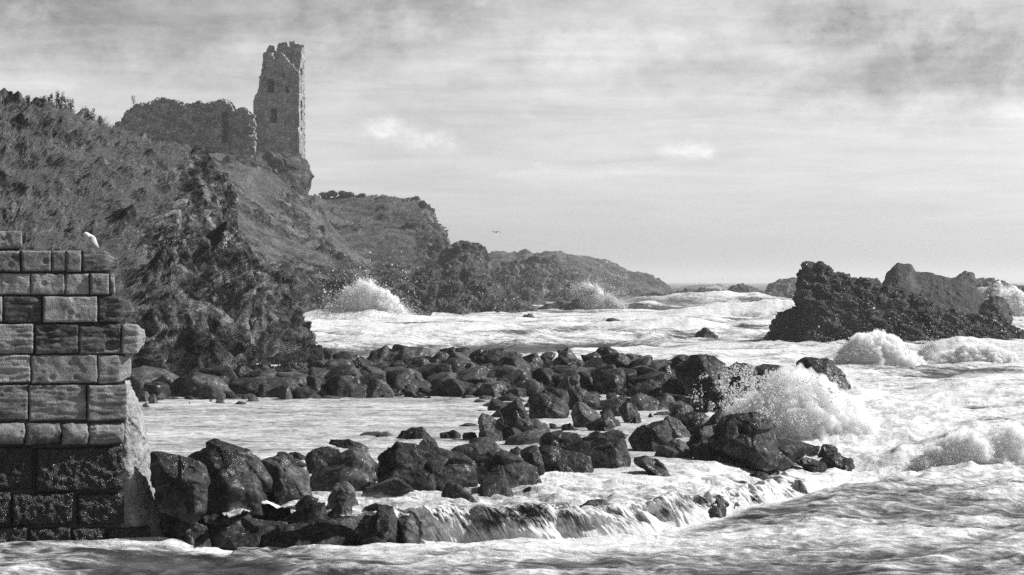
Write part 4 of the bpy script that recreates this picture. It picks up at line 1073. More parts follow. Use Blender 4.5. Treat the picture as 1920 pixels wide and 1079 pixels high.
blocks('black_courses', [
 (838, 921, [(-90, 63, 2), (66, 230, 2)], dict(round=.06)),
 (924, 985, [(-90, 20, 2), (22, 137, 2), (144, 234, 2)], dict(round=.06)),
 (989, 1052, [(-90, 52, 2), (54, 132, 2), (134, 200, 2), (202, 282, 2)], dict(round=.06))], M_dark, .06, 0, harbour)
# mortar and rubble core behind the facing stones
def core(name, pts, d0, d1, mat):
    V = []
    for d in (d0, d1):
        for (px, py) in pts: V.append(wallpt(px, py) - WN * d)
    n = len(pts); V = np.array(V)
    f4 = np.array([[i, (i + 1) % n, n + (i + 1) % n, n + i] for i in range(n)])
    bm = bmesh.new(); vs = [bm.verts.new(v) for v in V]
    bm.faces.new(vs[:n]); bm.faces.new(vs[n:][::-1])
    for f in f4: bm.faces.new([vs[i] for i in f][::-1])
    bmesh.ops.recalc_face_normals(bm, faces=bm.faces); bmesh.ops.triangulate(bm, faces=bm.faces)
    VV = np.array([v.co[:] for v in bm.verts]); FF = np.array([[v.index for v in f.verts] for f in bm.faces]); bm.free()
    return mk(name, VV, FF, mat, parent=harbour, smooth=False, attrs={'tone': np.zeros(len(VV))})
M_core = stone_mat('core_mortar', .05, .30, .1, .8, .95)
core('core', [(-90, 436), (36, 436), (38, 474), (205, 474), (212, 560), (236, 600), (236, 790), (226, 840), (228, 1050), (-90, 1050)], .045, 2.6, M_core)
# battered end of the wall, with flaking render
def bd(G, n, rk):
    f1, f2, c = worley(G * 3.2)
    return .09 * fbm(G * 1.6, 4) + .045 * fbm(G * 7, 4, .65) - .05 * sstep(.1, .5, fbm(G * 2.4 + 7, 3)) + .03 * (c - .5)
def eg(pts, off): return [(px, py, float(wallpt(px, py)[1]) + off) for px, py in pts]
o, _, _, _ = loft('battered_end', [
 eg([(229, 704), (229, 760), (227, 835), (229, 920), (233, 985), (270, 990), (279, 1000), (280, 1060)], .10),
 eg([(236, 712), (240, 760), (243, 835), (250, 920), (258, 985), (290, 1000), (300, 1015), (302, 1060)], .14),
 eg([(241, 716), (262, 765), (272, 800), (284, 865), (302, 940), (313, 975), (327, 1012), (338, 1060)], .75),
 eg([(236, 716), (256, 765), (264, 800), (276, 865), (288, 940), (296, 975), (306, 1012), (312, 1060)], 2.6),
], 260, 120, bd, M_render, None, wts=[.6, 1.6, .8])
o.data.attributes.new('tone', 'FLOAT', 'POINT').data.foreach_set('value', (.08 + .25 * np.clip(fbm(np.random.RandomState(1).rand(1, 3), 2), -1, 1) * np.ones(len(o.data.vertices))).astype(np.float32))
o.parent = harbour; o.location = o.location - harbour.location

# pale chips and tufts on the wall head
V_, F_ = [], []
rs = np.random.RandomState(77); off = 0
for k in range(60):
    px = rs.uniform(62, 150); base = wallpt(px, 471) - WN * rs.uniform(.3, .9)
    nn = rs.normal(size=(9, 3)); nn /= np.linalg.norm(nn, axis=1)[:, None]
    s = rs.uniform(.02, .055); W, Fc = rockform(nn, rs.uniform(.4, .8, 9), 2, 1.0, k)
    W = W * s * np.array([1.5, 1.1, .45]); W[:, 2] += base[2] + s * .3 + max(0, .07 - abs(px - 105) * .0018) * rs.uniform(0, 1); W[:, 0] += base[0]; W[:, 1] += base[1]
    V_.append(W); F_.append(Fc + off); off += len(W)
M_chip = stone_mat('white_chips', .25, .8, 0, .3)
tag(mk('stone_chips', np.concatenate(V_), np.concatenate(F_), M_chip, attrs={'tone': np.full(off, .1)}), 'little heap of whitish stone chips on top of the harbour wall', 'rubble')

# ------------------------------------------------------------------ ruined castle
def ruin_mat(name, lo, hi, sc):
    m, nt = newmat(name); N = NT(nt)
    v = N.coord((1, 1, 1.5))
    e = N.voro(v, sc, 'DISTANCE_TO_EDGE'); cid = N.voro(v, sc, 'F1', 'Color')
    sp = nt.nodes.new('ShaderNodeSeparateColor'); N.link(cid, sp.inputs[0])
    big = N.noise(v, sc * .22, 6, .65); f = N.noise(v, sc * 3, 6, .7)
    c = N.math('ADD', N.math('ADD', N.math('MULTIPLY', sp.outputs[0], .30), N.math('MULTIPLY', big, .75)), N.math('MULTIPLY', f, .22))
    col = N.ramp(c, [(.4, lo), (.7, (lo + hi) * .5), (.98, hi)])
    col = N.math('MULTIPLY', col, N.mix(N.mrange(e, 0, .09), .55, 1.0))
    h = N.math('ADD', N.math('MULTIPLY', N.mrange(e, 0, .15), .8), N.math('ADD', f, N.math('MULTIPLY', sp.outputs[0], .5)))
    b = N.bsdf(col, .92, N.bump(h, .6, .16), .1); N.out(b.outputs[0]); return m
M_ruin = ruin_mat('rubble_masonry', .13, .58, 1.5)
M_plaster = ruin_mat('old_plaster', .2, .3, .3)
def inpoly(x, y, poly):
    p = np.array(poly, float); ins = np.zeros(x.shape, bool); j = len(p) - 1
    for i in range(len(p)):
        c = ((p[i, 1] > y) != (p[j, 1] > y)) & (x < (p[j, 0] - p[i, 0]) * (y - p[i, 1]) / (p[j, 1] - p[i, 1] + 1e-12) + p[i, 0])
        ins ^= c; j = i
    return ins
def panel(name, O, Uv, w_, h_, thick, cell, mask, mat, parent, seed=0, jit=.10, nvec=None):
    """a standing slab of masonry: cells kept where mask(u, z), ragged edges, both faces and all reveals"""
    Uv = np.array(Uv, float); Nv = np.array(nvec if nvec is not None else [-Uv[1], Uv[0], 0]) ; nx, nz = int(w_ / cell), int(h_ / cell)
    uu = (np.arange(nx) + .5) * cell; zz = (np.arange(nz) + .5) * cell
    UU, ZZ = np.meshgrid(uu, zz)
    rs = np.random.RandomState(seed)
    q = np.stack([UU, 0 * UU + seed, ZZ], -1)
    Mk = mask(UU + .2 * fbm(q * 1.3, 3), ZZ + .2 * fbm(q * 1.3 + 40, 3))
    gu, gz = np.meshgrid(np.arange(nx + 1) * cell, np.arange(nz + 1) * cell)
    g = np.stack([gu, 0 * gu + seed, gz], -1)
    ju = jit * .5 * fbm(g * 3 + 5, 2); jz = jit * .5 * fbm(g * 3 + 15, 2)
    f1, f2, c = worley(g * np.array([1.7, 1, 2.4]))
    jf = jit * (1.2 * (c - .5) * sstep(0, .2, f2 - f1) + .9 * fbm(g * .7, 3)) 
    base = np.array(O)[None, None] + Uv * (gu + ju)[..., None] + np.array([0, 0, 1.]) * (gz + jz)[..., None]
    Fr = base - Nv * jf[..., None]; Bk = base + Nv * (thick + jf)[..., None]
    n = (nx + 1) * (nz + 1); V = np.concatenate([Fr.reshape(-1, 3), Bk.reshape(-1, 3)])
    idx = lambda j, i: j * (nx + 1) + i
    J, I = np.nonzero(Mk)
    fr = np.stack([idx(J, I), idx(J, I + 1), idx(J + 1, I + 1), idx(J + 1, I)], 1)
    fcs = [fr, fr[:, ::-1] + n]
    pad = np.pad(Mk, 1)
    for (dj, di, a, b) in ((0, -1, (1, 0), (0, 0)), (0, 1, (0, 1), (1, 1)), (-1, 0, (0, 0), (0, 1)), (1, 0, (1, 1), (1, 0))):
        s = Mk & ~pad[1 + dj:1 + dj + nz, 1 + di:1 + di + nx]; j, i = np.nonzero(s)
        A_, B_ = idx(j + a[0], i + a[1]), idx(j + b[0], i + b[1])
        fcs.append(np.stack([A_, B_, B_ + n, A_ + n], 1))
    fc = np.concatenate(fcs); used = np.unique(fc); re = np.zeros(2 * n, int); re[used] = np.arange(len(used))
    return mk(name, V[used], re[fc], mat, parent=parent, smooth=False)
TD = 303.0
def tx(px, D=TD): return (px - CX) / F * D
def tz(py, D=TD): return H - (py - CY) / F * D
tower = empty('ruined_tower', (tx(520), TD + 4, tz(300)), 'tall ruined castle tower with broken top standing on the rocky hill', 'tower')
fpoly = [(462,330),(462,296),(466,270),(473,268),(476,235),(477,222),(475,199),(477,181),(483,172),(486,166),(486,144),(493,138),(499,129),(498,112),(500,104),(512,106),(516,116),(523,112),(527,98),(532,102),(538,112),(548,122),(556,130),(560,140),(560,330)]
def parch(x0, x1, y0, y1, px, py):
    r = (x1 - x0) / 2; c = (x0 + x1) / 2
    return (px > x0) & (px < x1) & (py < y1) & ((py > y0 + r) | (((px - c) ** 2 + (py - y0 - r) ** 2) < r * r))
def fmask(u, z):
    px = 455 + u / TD * F; py = CY - ((z + tz(335)) - H) / TD * F
    m = inpoly(px, py, fpoly)
    m &= ~parch(500, 514, 148, 174, px, py); m &= ~parch(507, 519, 205, 231, px, py)
    m &= ~((px > 534) & (px < 542) & (py > 162) & (py < 174)); m &= ~((px > 530) & (px < 534) & (py > 137) & (py < 143))
    return m
panel('front_wall', (tx(455), TD, tz(335)), (1, 0, 0), tx(561) - tx(455), tz(90) - tz(335), 1.5, .13, fmask, M_ruin, tower, 1, .10)
xr_ = tx(560) - .02
def smask(u, z):
    t = u / 8.6; py = CY - ((z + tz(335)) - H) / (TD + u) * F
    top = np.interp(t, [0, .15, .3, .42, .5, .62, .8, 1.0], [138, 130, 112, 118, 100, 92, 84, 84])
    m = py > top
    for (t0, t1, y0, y1) in ((.35, .6, 188, 204), (.35, .6, 208, 226), (.3, .65, 128, 143), (.4, .62, 240, 246)):
        m &= ~((t > t0) & (t < t1) & (py > y0) & (py < y1))
    return m
panel('side_wall', (xr_ - 1.2, TD + .0, tz(335)), (0, 1, 0), 8.6, tz(80) - tz(335), 1.2, .13, smask, M_ruin, tower, 2, .14, nvec=(1, 0, 0))
TB = TD + 8.6
bpoly = [(480,330),(484,200),(497,140),(498,120),(497,98),(503,88),(505,85),(513,86),(515,96),(519,97),(519,86),(524,82),(530,79),(537,81),(539,88),(542,88),(543,78),(548,79),(551,76),(553,83),(560,82),(563,85),(570,84),(570,90),(568,130),(570,150),(571,330)]
def bmask(u, z):
    px = 475 + u / TB * F; py = CY - ((z + tz(335, TB)) - H) / TB * F
    return inpoly(px, py, bpoly)
panel('back_wall', (tx(475, TB), TB, tz(335, TB)), (1, 0, 0), tx(573, TB) - tx(475, TB), tz(72, TB) - tz(335, TB), 1.3, .13, bmask, M_ruin, tower, 3, .16)
lw = [(0, 335)]
def lmask(u, z):
    t = u / 8.6; py = CY - ((z + tz(335)) - H) / (TD + u) * F
    return py > np.interp(t, [0, .2, .5, .7, 1], [170, 150, 128, 100, 92])
panel('left_wall', (tx(484), TD + .2, tz(335)), (0, 1, 0), 8.6, tz(86) - tz(335), 1.3, .2, lmask, M_ruin, tower, 4, .14, nvec=(1, 0, 0))
for zf in (118, 178, 238, 300):  # unseen slabs added inside to keep light out behind the windows
    fv = np.array([[tx(484) + .6, TD + .9, tz(zf)], [xr_ - .9, TD + .9, tz(zf)], [xr_ - .9, TB + .3, tz(zf)], [tx(484) + .6, TB + .3, tz(zf)]])
    fv = np.concatenate([fv, fv - np.array([0, 0, .5])])
    mk('light_block_slab', fv, np.array([[0, 1, 2, 3], [7, 6, 5, 4], [0, 4, 5, 1], [1, 5, 6, 2], [2, 6, 7, 3], [3, 7, 4, 0]]), M_ruin, parent=tower, smooth=False)
# smooth sloping remnant on the left and stone quoins on the seaward corner
def wedge(name, pts, D0, th_, mat, parent):
    n = len(pts); V = [P(x, y, D0) for x, y in pts]
    for (x, y) in pts: p = P(x, y, D0); V.append(p + np.array([0, th_, 0]))
    bm = bmesh.new(); vs = [bm.verts.new(v) for v in V]
    bm.faces.new(vs[:n]); bm.faces.new(vs[n:][::-1])
    for i in range(n): bm.faces.new([vs[i], vs[n + i], vs[n + (i + 1) % n], vs[(i + 1) % n]])
    bmesh.ops.recalc_face_normals(bm, faces=bm.faces); bmesh.ops.bevel(bm, geom=bm.edges[:], offset=.06, segments=1, affect='EDGES')
    bmesh.ops.triangulate(bm, faces=bm.faces); bm.verts.index_update()
    VV = np.array([v.co[:] for v in bm.verts]); FF = np.array([[v.index for v in f.verts] for f in bm.faces]); bm.free()
    return mk(name, VV, FF, mat, parent=parent, smooth=False)
tag(wedge('buttress', [(484, 220), (490, 222), (494, 250), (495, 269), (472, 269), (477, 245)], TD - .7, 1.6, M_plaster, tower), 'smooth pale sloping buttress')
rs = np.random.RandomState(5); V_, F_, off = [], [], 0
M_quoin = ruin_mat('dressed_quoins', .14, .5, .9)
y = 142
while y < 300:
    hgt = rs.uniform(4, 7)
    if rs.uniform() < .72:
        w_ = rs.uniform(2.5, 6); a, b = P(560.5 - w_, y, TD - .16), P(561.2, y + hgt * .9, TD - .16)
        x0, x1, z1, z0 = a[0], b[0], a[2], b[2]; y0, y1 = TD - rs.uniform(.22, .3), TD + rs.uniform(.5, 1.4)
        V_.append(np.array([[x0, y0, z0], [x1, y0, z0], [x1, y0, z1], [x0, y0, z1], [x0, y1, z0], [x1, y1, z0], [x1, y1, z1], [x0, y1, z1]]) + rs.normal(scale=.03, size=(8, 3)))
        F_.append(np.array([[0, 1, 2, 3], [1, 5, 6, 2], [3, 2, 6, 7], [4, 0, 3, 7], [0, 4, 5, 1], [5, 4, 7, 6]]) + off); off += 8
    y += hgt
for k in range(len(V_)): mk('quoin', V_[k], F_[k] - 8 * k, M_quoin, parent=tower, smooth=False)
# broken curtain wall to the left of the tower
ruin = empty('ruined_wall', (tx(340), 297, tz(270)), 'broken low castle wall with a tall dark doorway left of the tower', 'ruin')
RD = 300.5
rpoly = [(196,300),(205,245),(214,232),(226,226),(234,210),(246,202),(258,194),(272,192),(286,191),(291,186),(304,184),(318,185),(334,190),(352,195),(364,193),(372,190),(384,192),(396,191),(410,187),(425,188),(433,196),(440,210),(447,203),(458,202),(463,210),(468,212),(474,214),(478,218),(478,300)]
def rmask(u, z):
    px = 190 + u / RD * F; py = CY - ((z + tz(300, RD)) - H) / RD * F
    m = inpoly(px, py, rpoly)
    return m & ~parch(414.5, 428.5, 208, 268, px, py) & ~((px > 424) & (px < 434) & (py > 238) & (py < 268))
panel('masonry', (tx(190, RD), RD, tz(300, RD)), (1, 0, 0), tx(484, RD) - tx(190, RD), tz(178, RD) - tz(300, RD), 4.0, .14, rmask, M_ruin, ruin, 8, .55)
wedge('door_jamb', [(428, 243), (434, 243), (434, 267), (428, 267)], RD + .8, 1.0, M_plaster, ruin)
wedge('door_backing', [(408, 204), (440, 204), (440, 272), (408, 272)], RD + 3.7, .6, M_ruin, ruin)  # backing slab added to shut out sky and light behind the doorway
wedge('dressed_stone', [(397, 225), (403, 225), (403, 231), (397, 231)], RD - .25, .6, M_plaster, ruin)
def slope_disp(G, n, rk): return .8 * fbm(G * .25, 4) + .3 * fbm(G * 1.1, 3)
# crag the tower stands on
boulder([(463,294),(500,290),(560,288),(576,298),(583,326),(578,350),(566,376),(530,384),(490,366),(465,330)], 384, 'bulging rock that carries the ruined tower', D=298.5, dep=6.5, sub=6, mat=M_stack, name='tower_rock', cat='rock', rough=1.7, sink=1.5)
boulder([(436,330),(450,300),(480,286),(520,296),(545,330),(540,375),(500,392),(455,372)], 390, 'lower shoulder of rock at the left under the ruined tower', D=299, dep=4.5, sub=6, mat=M_stack, name='tower_rock', cat='rock', rough=1.8, sink=1.5)
boulder([(400,398),(415,378),(440,376),(468,392),(470,410),(410,412)], 410, 'weathered grey outcrop on the slope below left of the tower', D=262, dep=3.5, mat=M_stack, name='outcrop', cat='rock', rough=1.8)
boulder([(528,392),(548,372),(580,372),(588,392),(586,408),(545,402)], 408, 'dark broken outcrop directly under the foot of the tower rock', D=292, dep=4, mat=M_stack, name='outcrop', cat='rock', rough=1.8)

# small man-made things on the hill
M_paint = newmat('white_paint')[0]; Nn = NT(M_paint.node_tree); Nn.out(Nn.bsdf(Nn.ramp(Nn.noise(Nn.coord(), 6), [(.3, .55), (.7, .75)]), .6).outputs[0])
sg = empty('notice_board', P(596, 378, 338), 'tiny white board on the hilltop just right of the tower rock', 'sign')
wedge('board', [(591, 367), (601, 367), (601, 372), (591, 372)], 338, .12, M_paint, sg)
for x in (592.5, 599.5): wedge('post', [(x - .5, 372), (x + .5, 372), (x + .5, 380), (x - .5, 380)], 338.02, .1, M_paint, sg)
ps = empty('leaning_post', P(690, 424, 316), 'pale leaning post on the bushy hillside right of the tower', 'post')
wedge('post', [(688, 423), (690, 424), (699, 414), (697, 413)], 312, .2, M_paint, ps)

# ------------------------------------------------------------------ plants
def leaf_mat(name, lo, hi, sc):
    m, nt = newmat(name); N = NT(nt)
    n_ = N.noise(N.coord(), sc, 5, .7)
    b = N.bsdf(N.ramp(n_, [(.3, lo), (.7, hi)]), .8, None, .15)
    t = nt.nodes.new('ShaderNodeBsdfTranslucent'); t.inputs['Color'].default_value = (hi, hi, hi, 1)
    mx = nt.nodes.new('ShaderNodeMixShader'); mx.inputs[0].default_value = .25
    N.link(b.outputs[0], mx.inputs[1]); N.link(t.outputs[0], mx.inputs[2]); N.out(mx.outputs[0]); return m
M_grass = leaf_mat('dry_grass', .02, .45, 3.0)
M_leaf = leaf_mat('dark_leaves', .03, .10, .8)
M_stem = leaf_mat('stems', .03, .07, 2)
# grass on the near headland: short bent blades in tufts
rs = np.random.RandomState(31)
nvv, nuu = HGG.shape[:2]
J = rs.randint(int(nvv * .12), int(nvv * .93), 420000); I = rs.randint(20, nuu - 4, 420000)
pp = HGG[J, I]; rr_ = HRK[J, I]; nn_ = HN[J, I]
clump = fbm(pp * 1.3, 3) + .35 * fbm(pp * .4, 2)
keep = (rr_ < .5) & (clump + rs.uniform(-.2, .2, len(J)) > .04) & (pp[:, 2] > 1.5) & (pxof(pp) > -120)
pp, nn_, clump = pp[keep][:190000], nn_[keep][:190000], clump[keep][:190000]
nB = len(pp)
# normals of the displaced turf, close enough: base normals; droop downslope and with the wind
L = rs.uniform(.22, .55, nB) * (1 + .5 * clump); az = rs.uniform(0, 6.28, nB)
cl = fbm(pp * .6 + 8, 2) * 3
d_ = nn_ * .42 + np.array([.28, 0, -.22]) + np.stack([np.cos(cl) * .35, np.sin(cl) * .35, 0 * cl], 1) + rs.normal(scale=.28, size=(nB, 3)) + np.array([0, 0, .25])
d_ /= np.linalg.norm(d_, axis=1)[:, None]
sd2 = np.stack([np.cos(az), np.sin(az) * .4, 0 * az], 1) * rs.uniform(.02, .042, nB)[:, None]
pb = pp + rs.normal(scale=.05, size=(nB, 3)) - nn_ * .03
tip = pb + d_ * L[:, None] + np.array([0, 0, -.12]) * (L[:, None])
V = np.stack([pb - sd2, pb + sd2, tip], 1).reshape(-1, 3)
tag(mk('grass', V, np.arange(nB * 3).reshape(-1, 3), M_grass, origin=(-25, 85, 5), smooth=False), kind='stuff')

def leaves(cent, rad, n, size, rs, gap=True):
    d = rs.normal(size=(n, 3)); d /= np.linalg.norm(d, axis=1)[:, None]
    r = rs.uniform(.55, 1.0, n) ** .6
    p = d * r[:, None] * rad
    p *= (1 + .4 * fbm(d * 2 + cent[0], 2))[:, None]
    if gap: k = fbm(p / np.max(rad) * 3 + cent[1], 2) > -.22; p = p[k]
    p = p + cent; m = len(p)
    a = rs.normal(size=(m, 3)); a /= np.linalg.norm(a, axis=1)[:, None]; b = np.cross(a, rs.normal(size=(m, 3))); b /= np.linalg.norm(b, axis=1)[:, None]
    s = size * rs.uniform(.6, 1.3, m)[:, None]
    return np.stack([p - a * s, p + b * s * .5, p + a * s, p - b * s * .5], 1).reshape(-1, 3)
def tube(p0, p1, r0, r1, n=5):
    p0, p1 = np.array(p0, float), np.array(p1, float); d = p1 - p0; d /= np.linalg.norm(d) + 1e-9
    a = np.cross(d, [0.3, .9, .1]); a /= np.linalg.norm(a); b = np.cross(d, a); t = np.arange(n) / n * 6.2832
    c = np.cos(t)[:, None] * a + np.sin(t)[:, None] * b
    V = np.concatenate([p0 + c * r0, p1 + c * r1]); i = np.arange(n)
    return V, np.stack([i, (i + 1) % n, n + (i + 1) % n, n + i], 1)
def join(parts):
    V, Fs, o_ = [], [], 0
    for v, f in parts: V.append(v); Fs.append(f + o_); o_ += len(v)
    return np.concatenate(V), np.concatenate(Fs)
def weed(px, py, D, h_, label, seed, dens=1.0, name='weed', cat='plant', group=None):
    rs = np.random.RandomState(seed); b = P(px, py, D) - np.array([0, 0, .25])
    e = empty(name, b, label, cat, group); st, lf = [], []
    for k in range(rs.randint(3, 6)):
        top = b + np.array([rs.normal() * .22 * h_, rs.normal() * .2 * h_, h_ * rs.uniform(.7, 1.1) + .25])
        mid = (b + top) / 2 + rs.normal(scale=.04, size=3)
        st += [tube(b, mid, .014, .011), tube(mid, top, .011, .006)]
        for j in range(int(9 * dens)):
            t = rs.uniform(.35, 1.05); c = b + (top - b) * t + rs.normal(scale=.05 * h_, size=3)
            lf.append(leaves(c, np.array([.05, .05, .05]) * (1.4 if t > .8 else 1), 7, .035, rs, False))
    mk('stem', *join(st), M_stem, parent=e)
    lv = np.concatenate(lf); mk('leaves', lv, np.arange(len(lv)).reshape(-1, 4), M_leaf, parent=e, smooth=False)
for k, (x, y, hh, lab) in enumerate([
    (12, 190, .35, 'low tuft at the very left of the grassy hilltop'), (52, 187, .3, 'small tuft right of the leftmost one on the grassy hilltop'),
    (80, 190, .35, 'sparse weed on the hilltop at the left of the tall row'), (92, 191, .45, 'knee-high weed, second of the row on the grassy hilltop'),
    (104, 193, .55, 'bushier weed in the middle of the row on the grassy hilltop'), (113, 195, .5, 'forked weed right of the middle of the hilltop row'),
    (124, 198, .6, 'tallest weed, at the right end of the row on the grassy hilltop'), (131, 201, .5, 'thin weed just past the tallest one on the hilltop'),
    (158, 214, .35, 'small weed on the shoulder of the grassy hill, left of two'), (168, 217, .5, 'leafy weed on the shoulder of the grassy hill, right of two'),
    (186, 226, .3, 'tiny weed on the skyline below the hill shoulder')]):
    weed(x, y + 5, 91 + k * .15, hh, lab, 60 + k)
weed(252, 200, 293, 1.4, 'bare little shrub on the left end of the ruined wall', 90, 3)
def bush(px, py, D, w_, h_, label, seed, n=1400, sz=.16):
    rs = np.random.RandomState(seed); b = P(px, py, D); e = empty('bush', b, label, 'bush'); lf, st = [], []
    for k in range(7):
        c = b + np.array([rs.uniform(-.5, .5) * w_, rs.uniform(-.3, .3) * w_, h_ * rs.uniform(.3, .75)])
        st.append(tube(b - np.array([0, 0, .3]), c, .09, .03)); lf.append(leaves(c, np.array([w_ * .24, w_ * .24, h_ * .34]), n // 7, sz, rs))
    mk('stem', *join(st), M_stem, parent=e)
    lv = np.concatenate(lf); mk('leaves', lv, np.arange(len(lv)).reshape(-1, 4), M_leaf, parent=e, smooth=False)
for k, a in enumerate([(612, 370, 345, 2.8, 1.0, 'low dark bush on the hill crest nearest the tower'), (630, 369, 345, 2.4, 1.1, 'rounded dark bush second from the tower on the hill crest'),
    (650, 371, 345, 2.6, 1.0, 'dark bush in the middle of the hill crest row'), (668, 374, 345, 2.4, .9, 'flat dark bush right of the middle of the crest row'),
    (706, 379, 344, 2.4, .8, 'low bush alone on the falling crest of the hill'), (766, 386, 340, 2.8, 1.5, 'thick dark bush on the brow of the hill above its cliff'),
    (784, 390, 337, 2.2, 1.1, 'dark bush hanging over the cliff edge of the hill'), (843, 476, 290, 1.0, .9, 'small bush on the left shoulder of the dark rock pinnacle')]):
    bush(*a, 200 + k)

# ------------------------------------------------------------------ gulls
M_gull = newmat('white_plumage')[0]; Nn = NT(M_gull.node_tree); Nn.out(Nn.bsdf(Nn.ramp(Nn.noise(Nn.coord(), 30), [(.3, .68), (.7, .85)]), .7).outputs[0])
M_beak = newmat('beak')[0]; Nn = NT(M_beak.node_tree); Nn.out(Nn.bsdf(.18, .5).outputs[0])
M_wing = newmat('grey_plumage')[0]; Nn = NT(M_wing.node_tree); Nn.out(Nn.bsdf(Nn.ramp(Nn.noise(Nn.coord((1, 1, 4)), 25), [(.3, .42), (.7, .62)]), .7).outputs[0])
def rings(path, rad, n=20):
    """tapered tube body through points with (rx, rz) radii"""
    path = np.array(path, float); V, Fs = [], []
    t = np.arange(n) / n * 6.2832
    for i, p in enumerate(path):
        d = path[min(i + 1, len(path) - 1)] - path[max(i - 1, 0)]; d /= np.linalg.norm(d)
        s = np.cross(d, [0, 0, 1.0]) if abs(d[2]) < .95 else np.array([1.0, 0, 0]); s /= np.linalg.norm(s); u = np.cross(s, d)
        V.append(p + np.cos(t)[:, None] * s * rad[i][0] + np.sin(t)[:, None] * u * rad[i][1])
    m = len(path); i = np.arange(n)
    for r in range(m - 1): Fs.append(np.stack([r * n + i, r * n + (i + 1) % n, (r + 1) * n + (i + 1) % n, (r + 1) * n + i], 1))
    V = np.concatenate(V + [path[:1], path[-1:]])
    caps = [np.stack([np.full(n, m * n), (i + 1) % n, i], 1), np.stack([np.full(n, m * n + 1), (m - 1) * n + i, (m - 1) * n + (i + 1) % n], 1)]
    return V, [np.concatenate(Fs), np.concatenate(caps)]
gb = wallpt(177, 470) - WN * .35
gu = empty('gull', gb, 'white gull standing hunched on top of the harbour wall', 'gull')
g = lambda x, y, z: (gb[0] + x, gb[1] + y, gb[2] + z)
mk('body', *rings([g(.100, .05, .055), g(.085, .04, .075), g(.055, .025, .105), g(.022, .008, .145), g(-.008, -.005, .185), g(-.030, -.015, .215), g(-.048, -.022, .238), g(-.066, -.03, .248), g(-.086, -.04, .240), g(-.098, -.046, .228)],
                  [(.010, .006), (.034, .024), (.066, .055), (.082, .078), (.076, .074), (.054, .054), (.042, .042), (.040, .038), (.026, .026), (.008, .008)]), M_gull, parent=gu)
mk('beak', *rings([g(-.092, -.044, .232), g(-.112, -.056, .218), g(-.122, -.062, .205)], [(.010, .011), (.006, .008), (.002, .002)], 8), M_beak, parent=gu)
for s in (-1, 1):
    ox, oy = s * .030, -s * .06
    mk('wing', *rings([g(-.02 + ox, -.01 + oy, .205), g(.01 + ox * 1.2, .0 + oy * 1.2, .175), g(.055 + ox, .03 + oy, .115), g(.115 + ox * .4, .07 + oy * .4, .045)], [(.012, .03), (.018, .055), (.014, .042), (.003, .006)], 12), M_wing, parent=gu)
    lg = mk('leg', *join([tube(g(ox * .6 + .01, oy * .5, .085), g(ox * .6 + .004, oy * .5, .045), .008, .006), tube(g(ox * .6 + .004, oy * .5, .045), g(ox * .6, oy * .5, .004), .006, .005),
                     tube(g(ox * .6, oy * .5, .005), g(ox * .6 - .035, oy * .5 - .02, .003), .005, .003), tube(g(ox * .6, oy * .5, .005), g(ox * .6 - .03, oy * .5 + .012, .003), .005, .003)]), M_beak, parent=gu)
fb = P(930, 436, 240); fg = empty('gull', fb, 'tiny dark gull flying high over the bay', 'gull')
mk('body', *rings([fb + np.array([-.22, 0, .04]), fb + np.array([-.14, 0, .03]), fb, fb + np.array([.14, 0, -.02]), fb + np.array([.22, 0, -.03])], [(.01, .01), (.045, .045), (.06, .06), (.04, .04), (.02, .01)], 10), M_beak, parent=fg)
for s in (-1, 1):
    w0 = fb + np.array([-.02, 0, .02]); mk('wing', *rings([w0, w0 + np.array([s * .22 - .05, s * .3, .14]), w0 + np.array([s * .42, s * .5, .06]), w0 + np.array([s * .58 + .1, s * .6, -.03])], [(.02, .07), (.015, .06), (.01, .04), (.004, .01)], 8), M_beak, parent=fg)

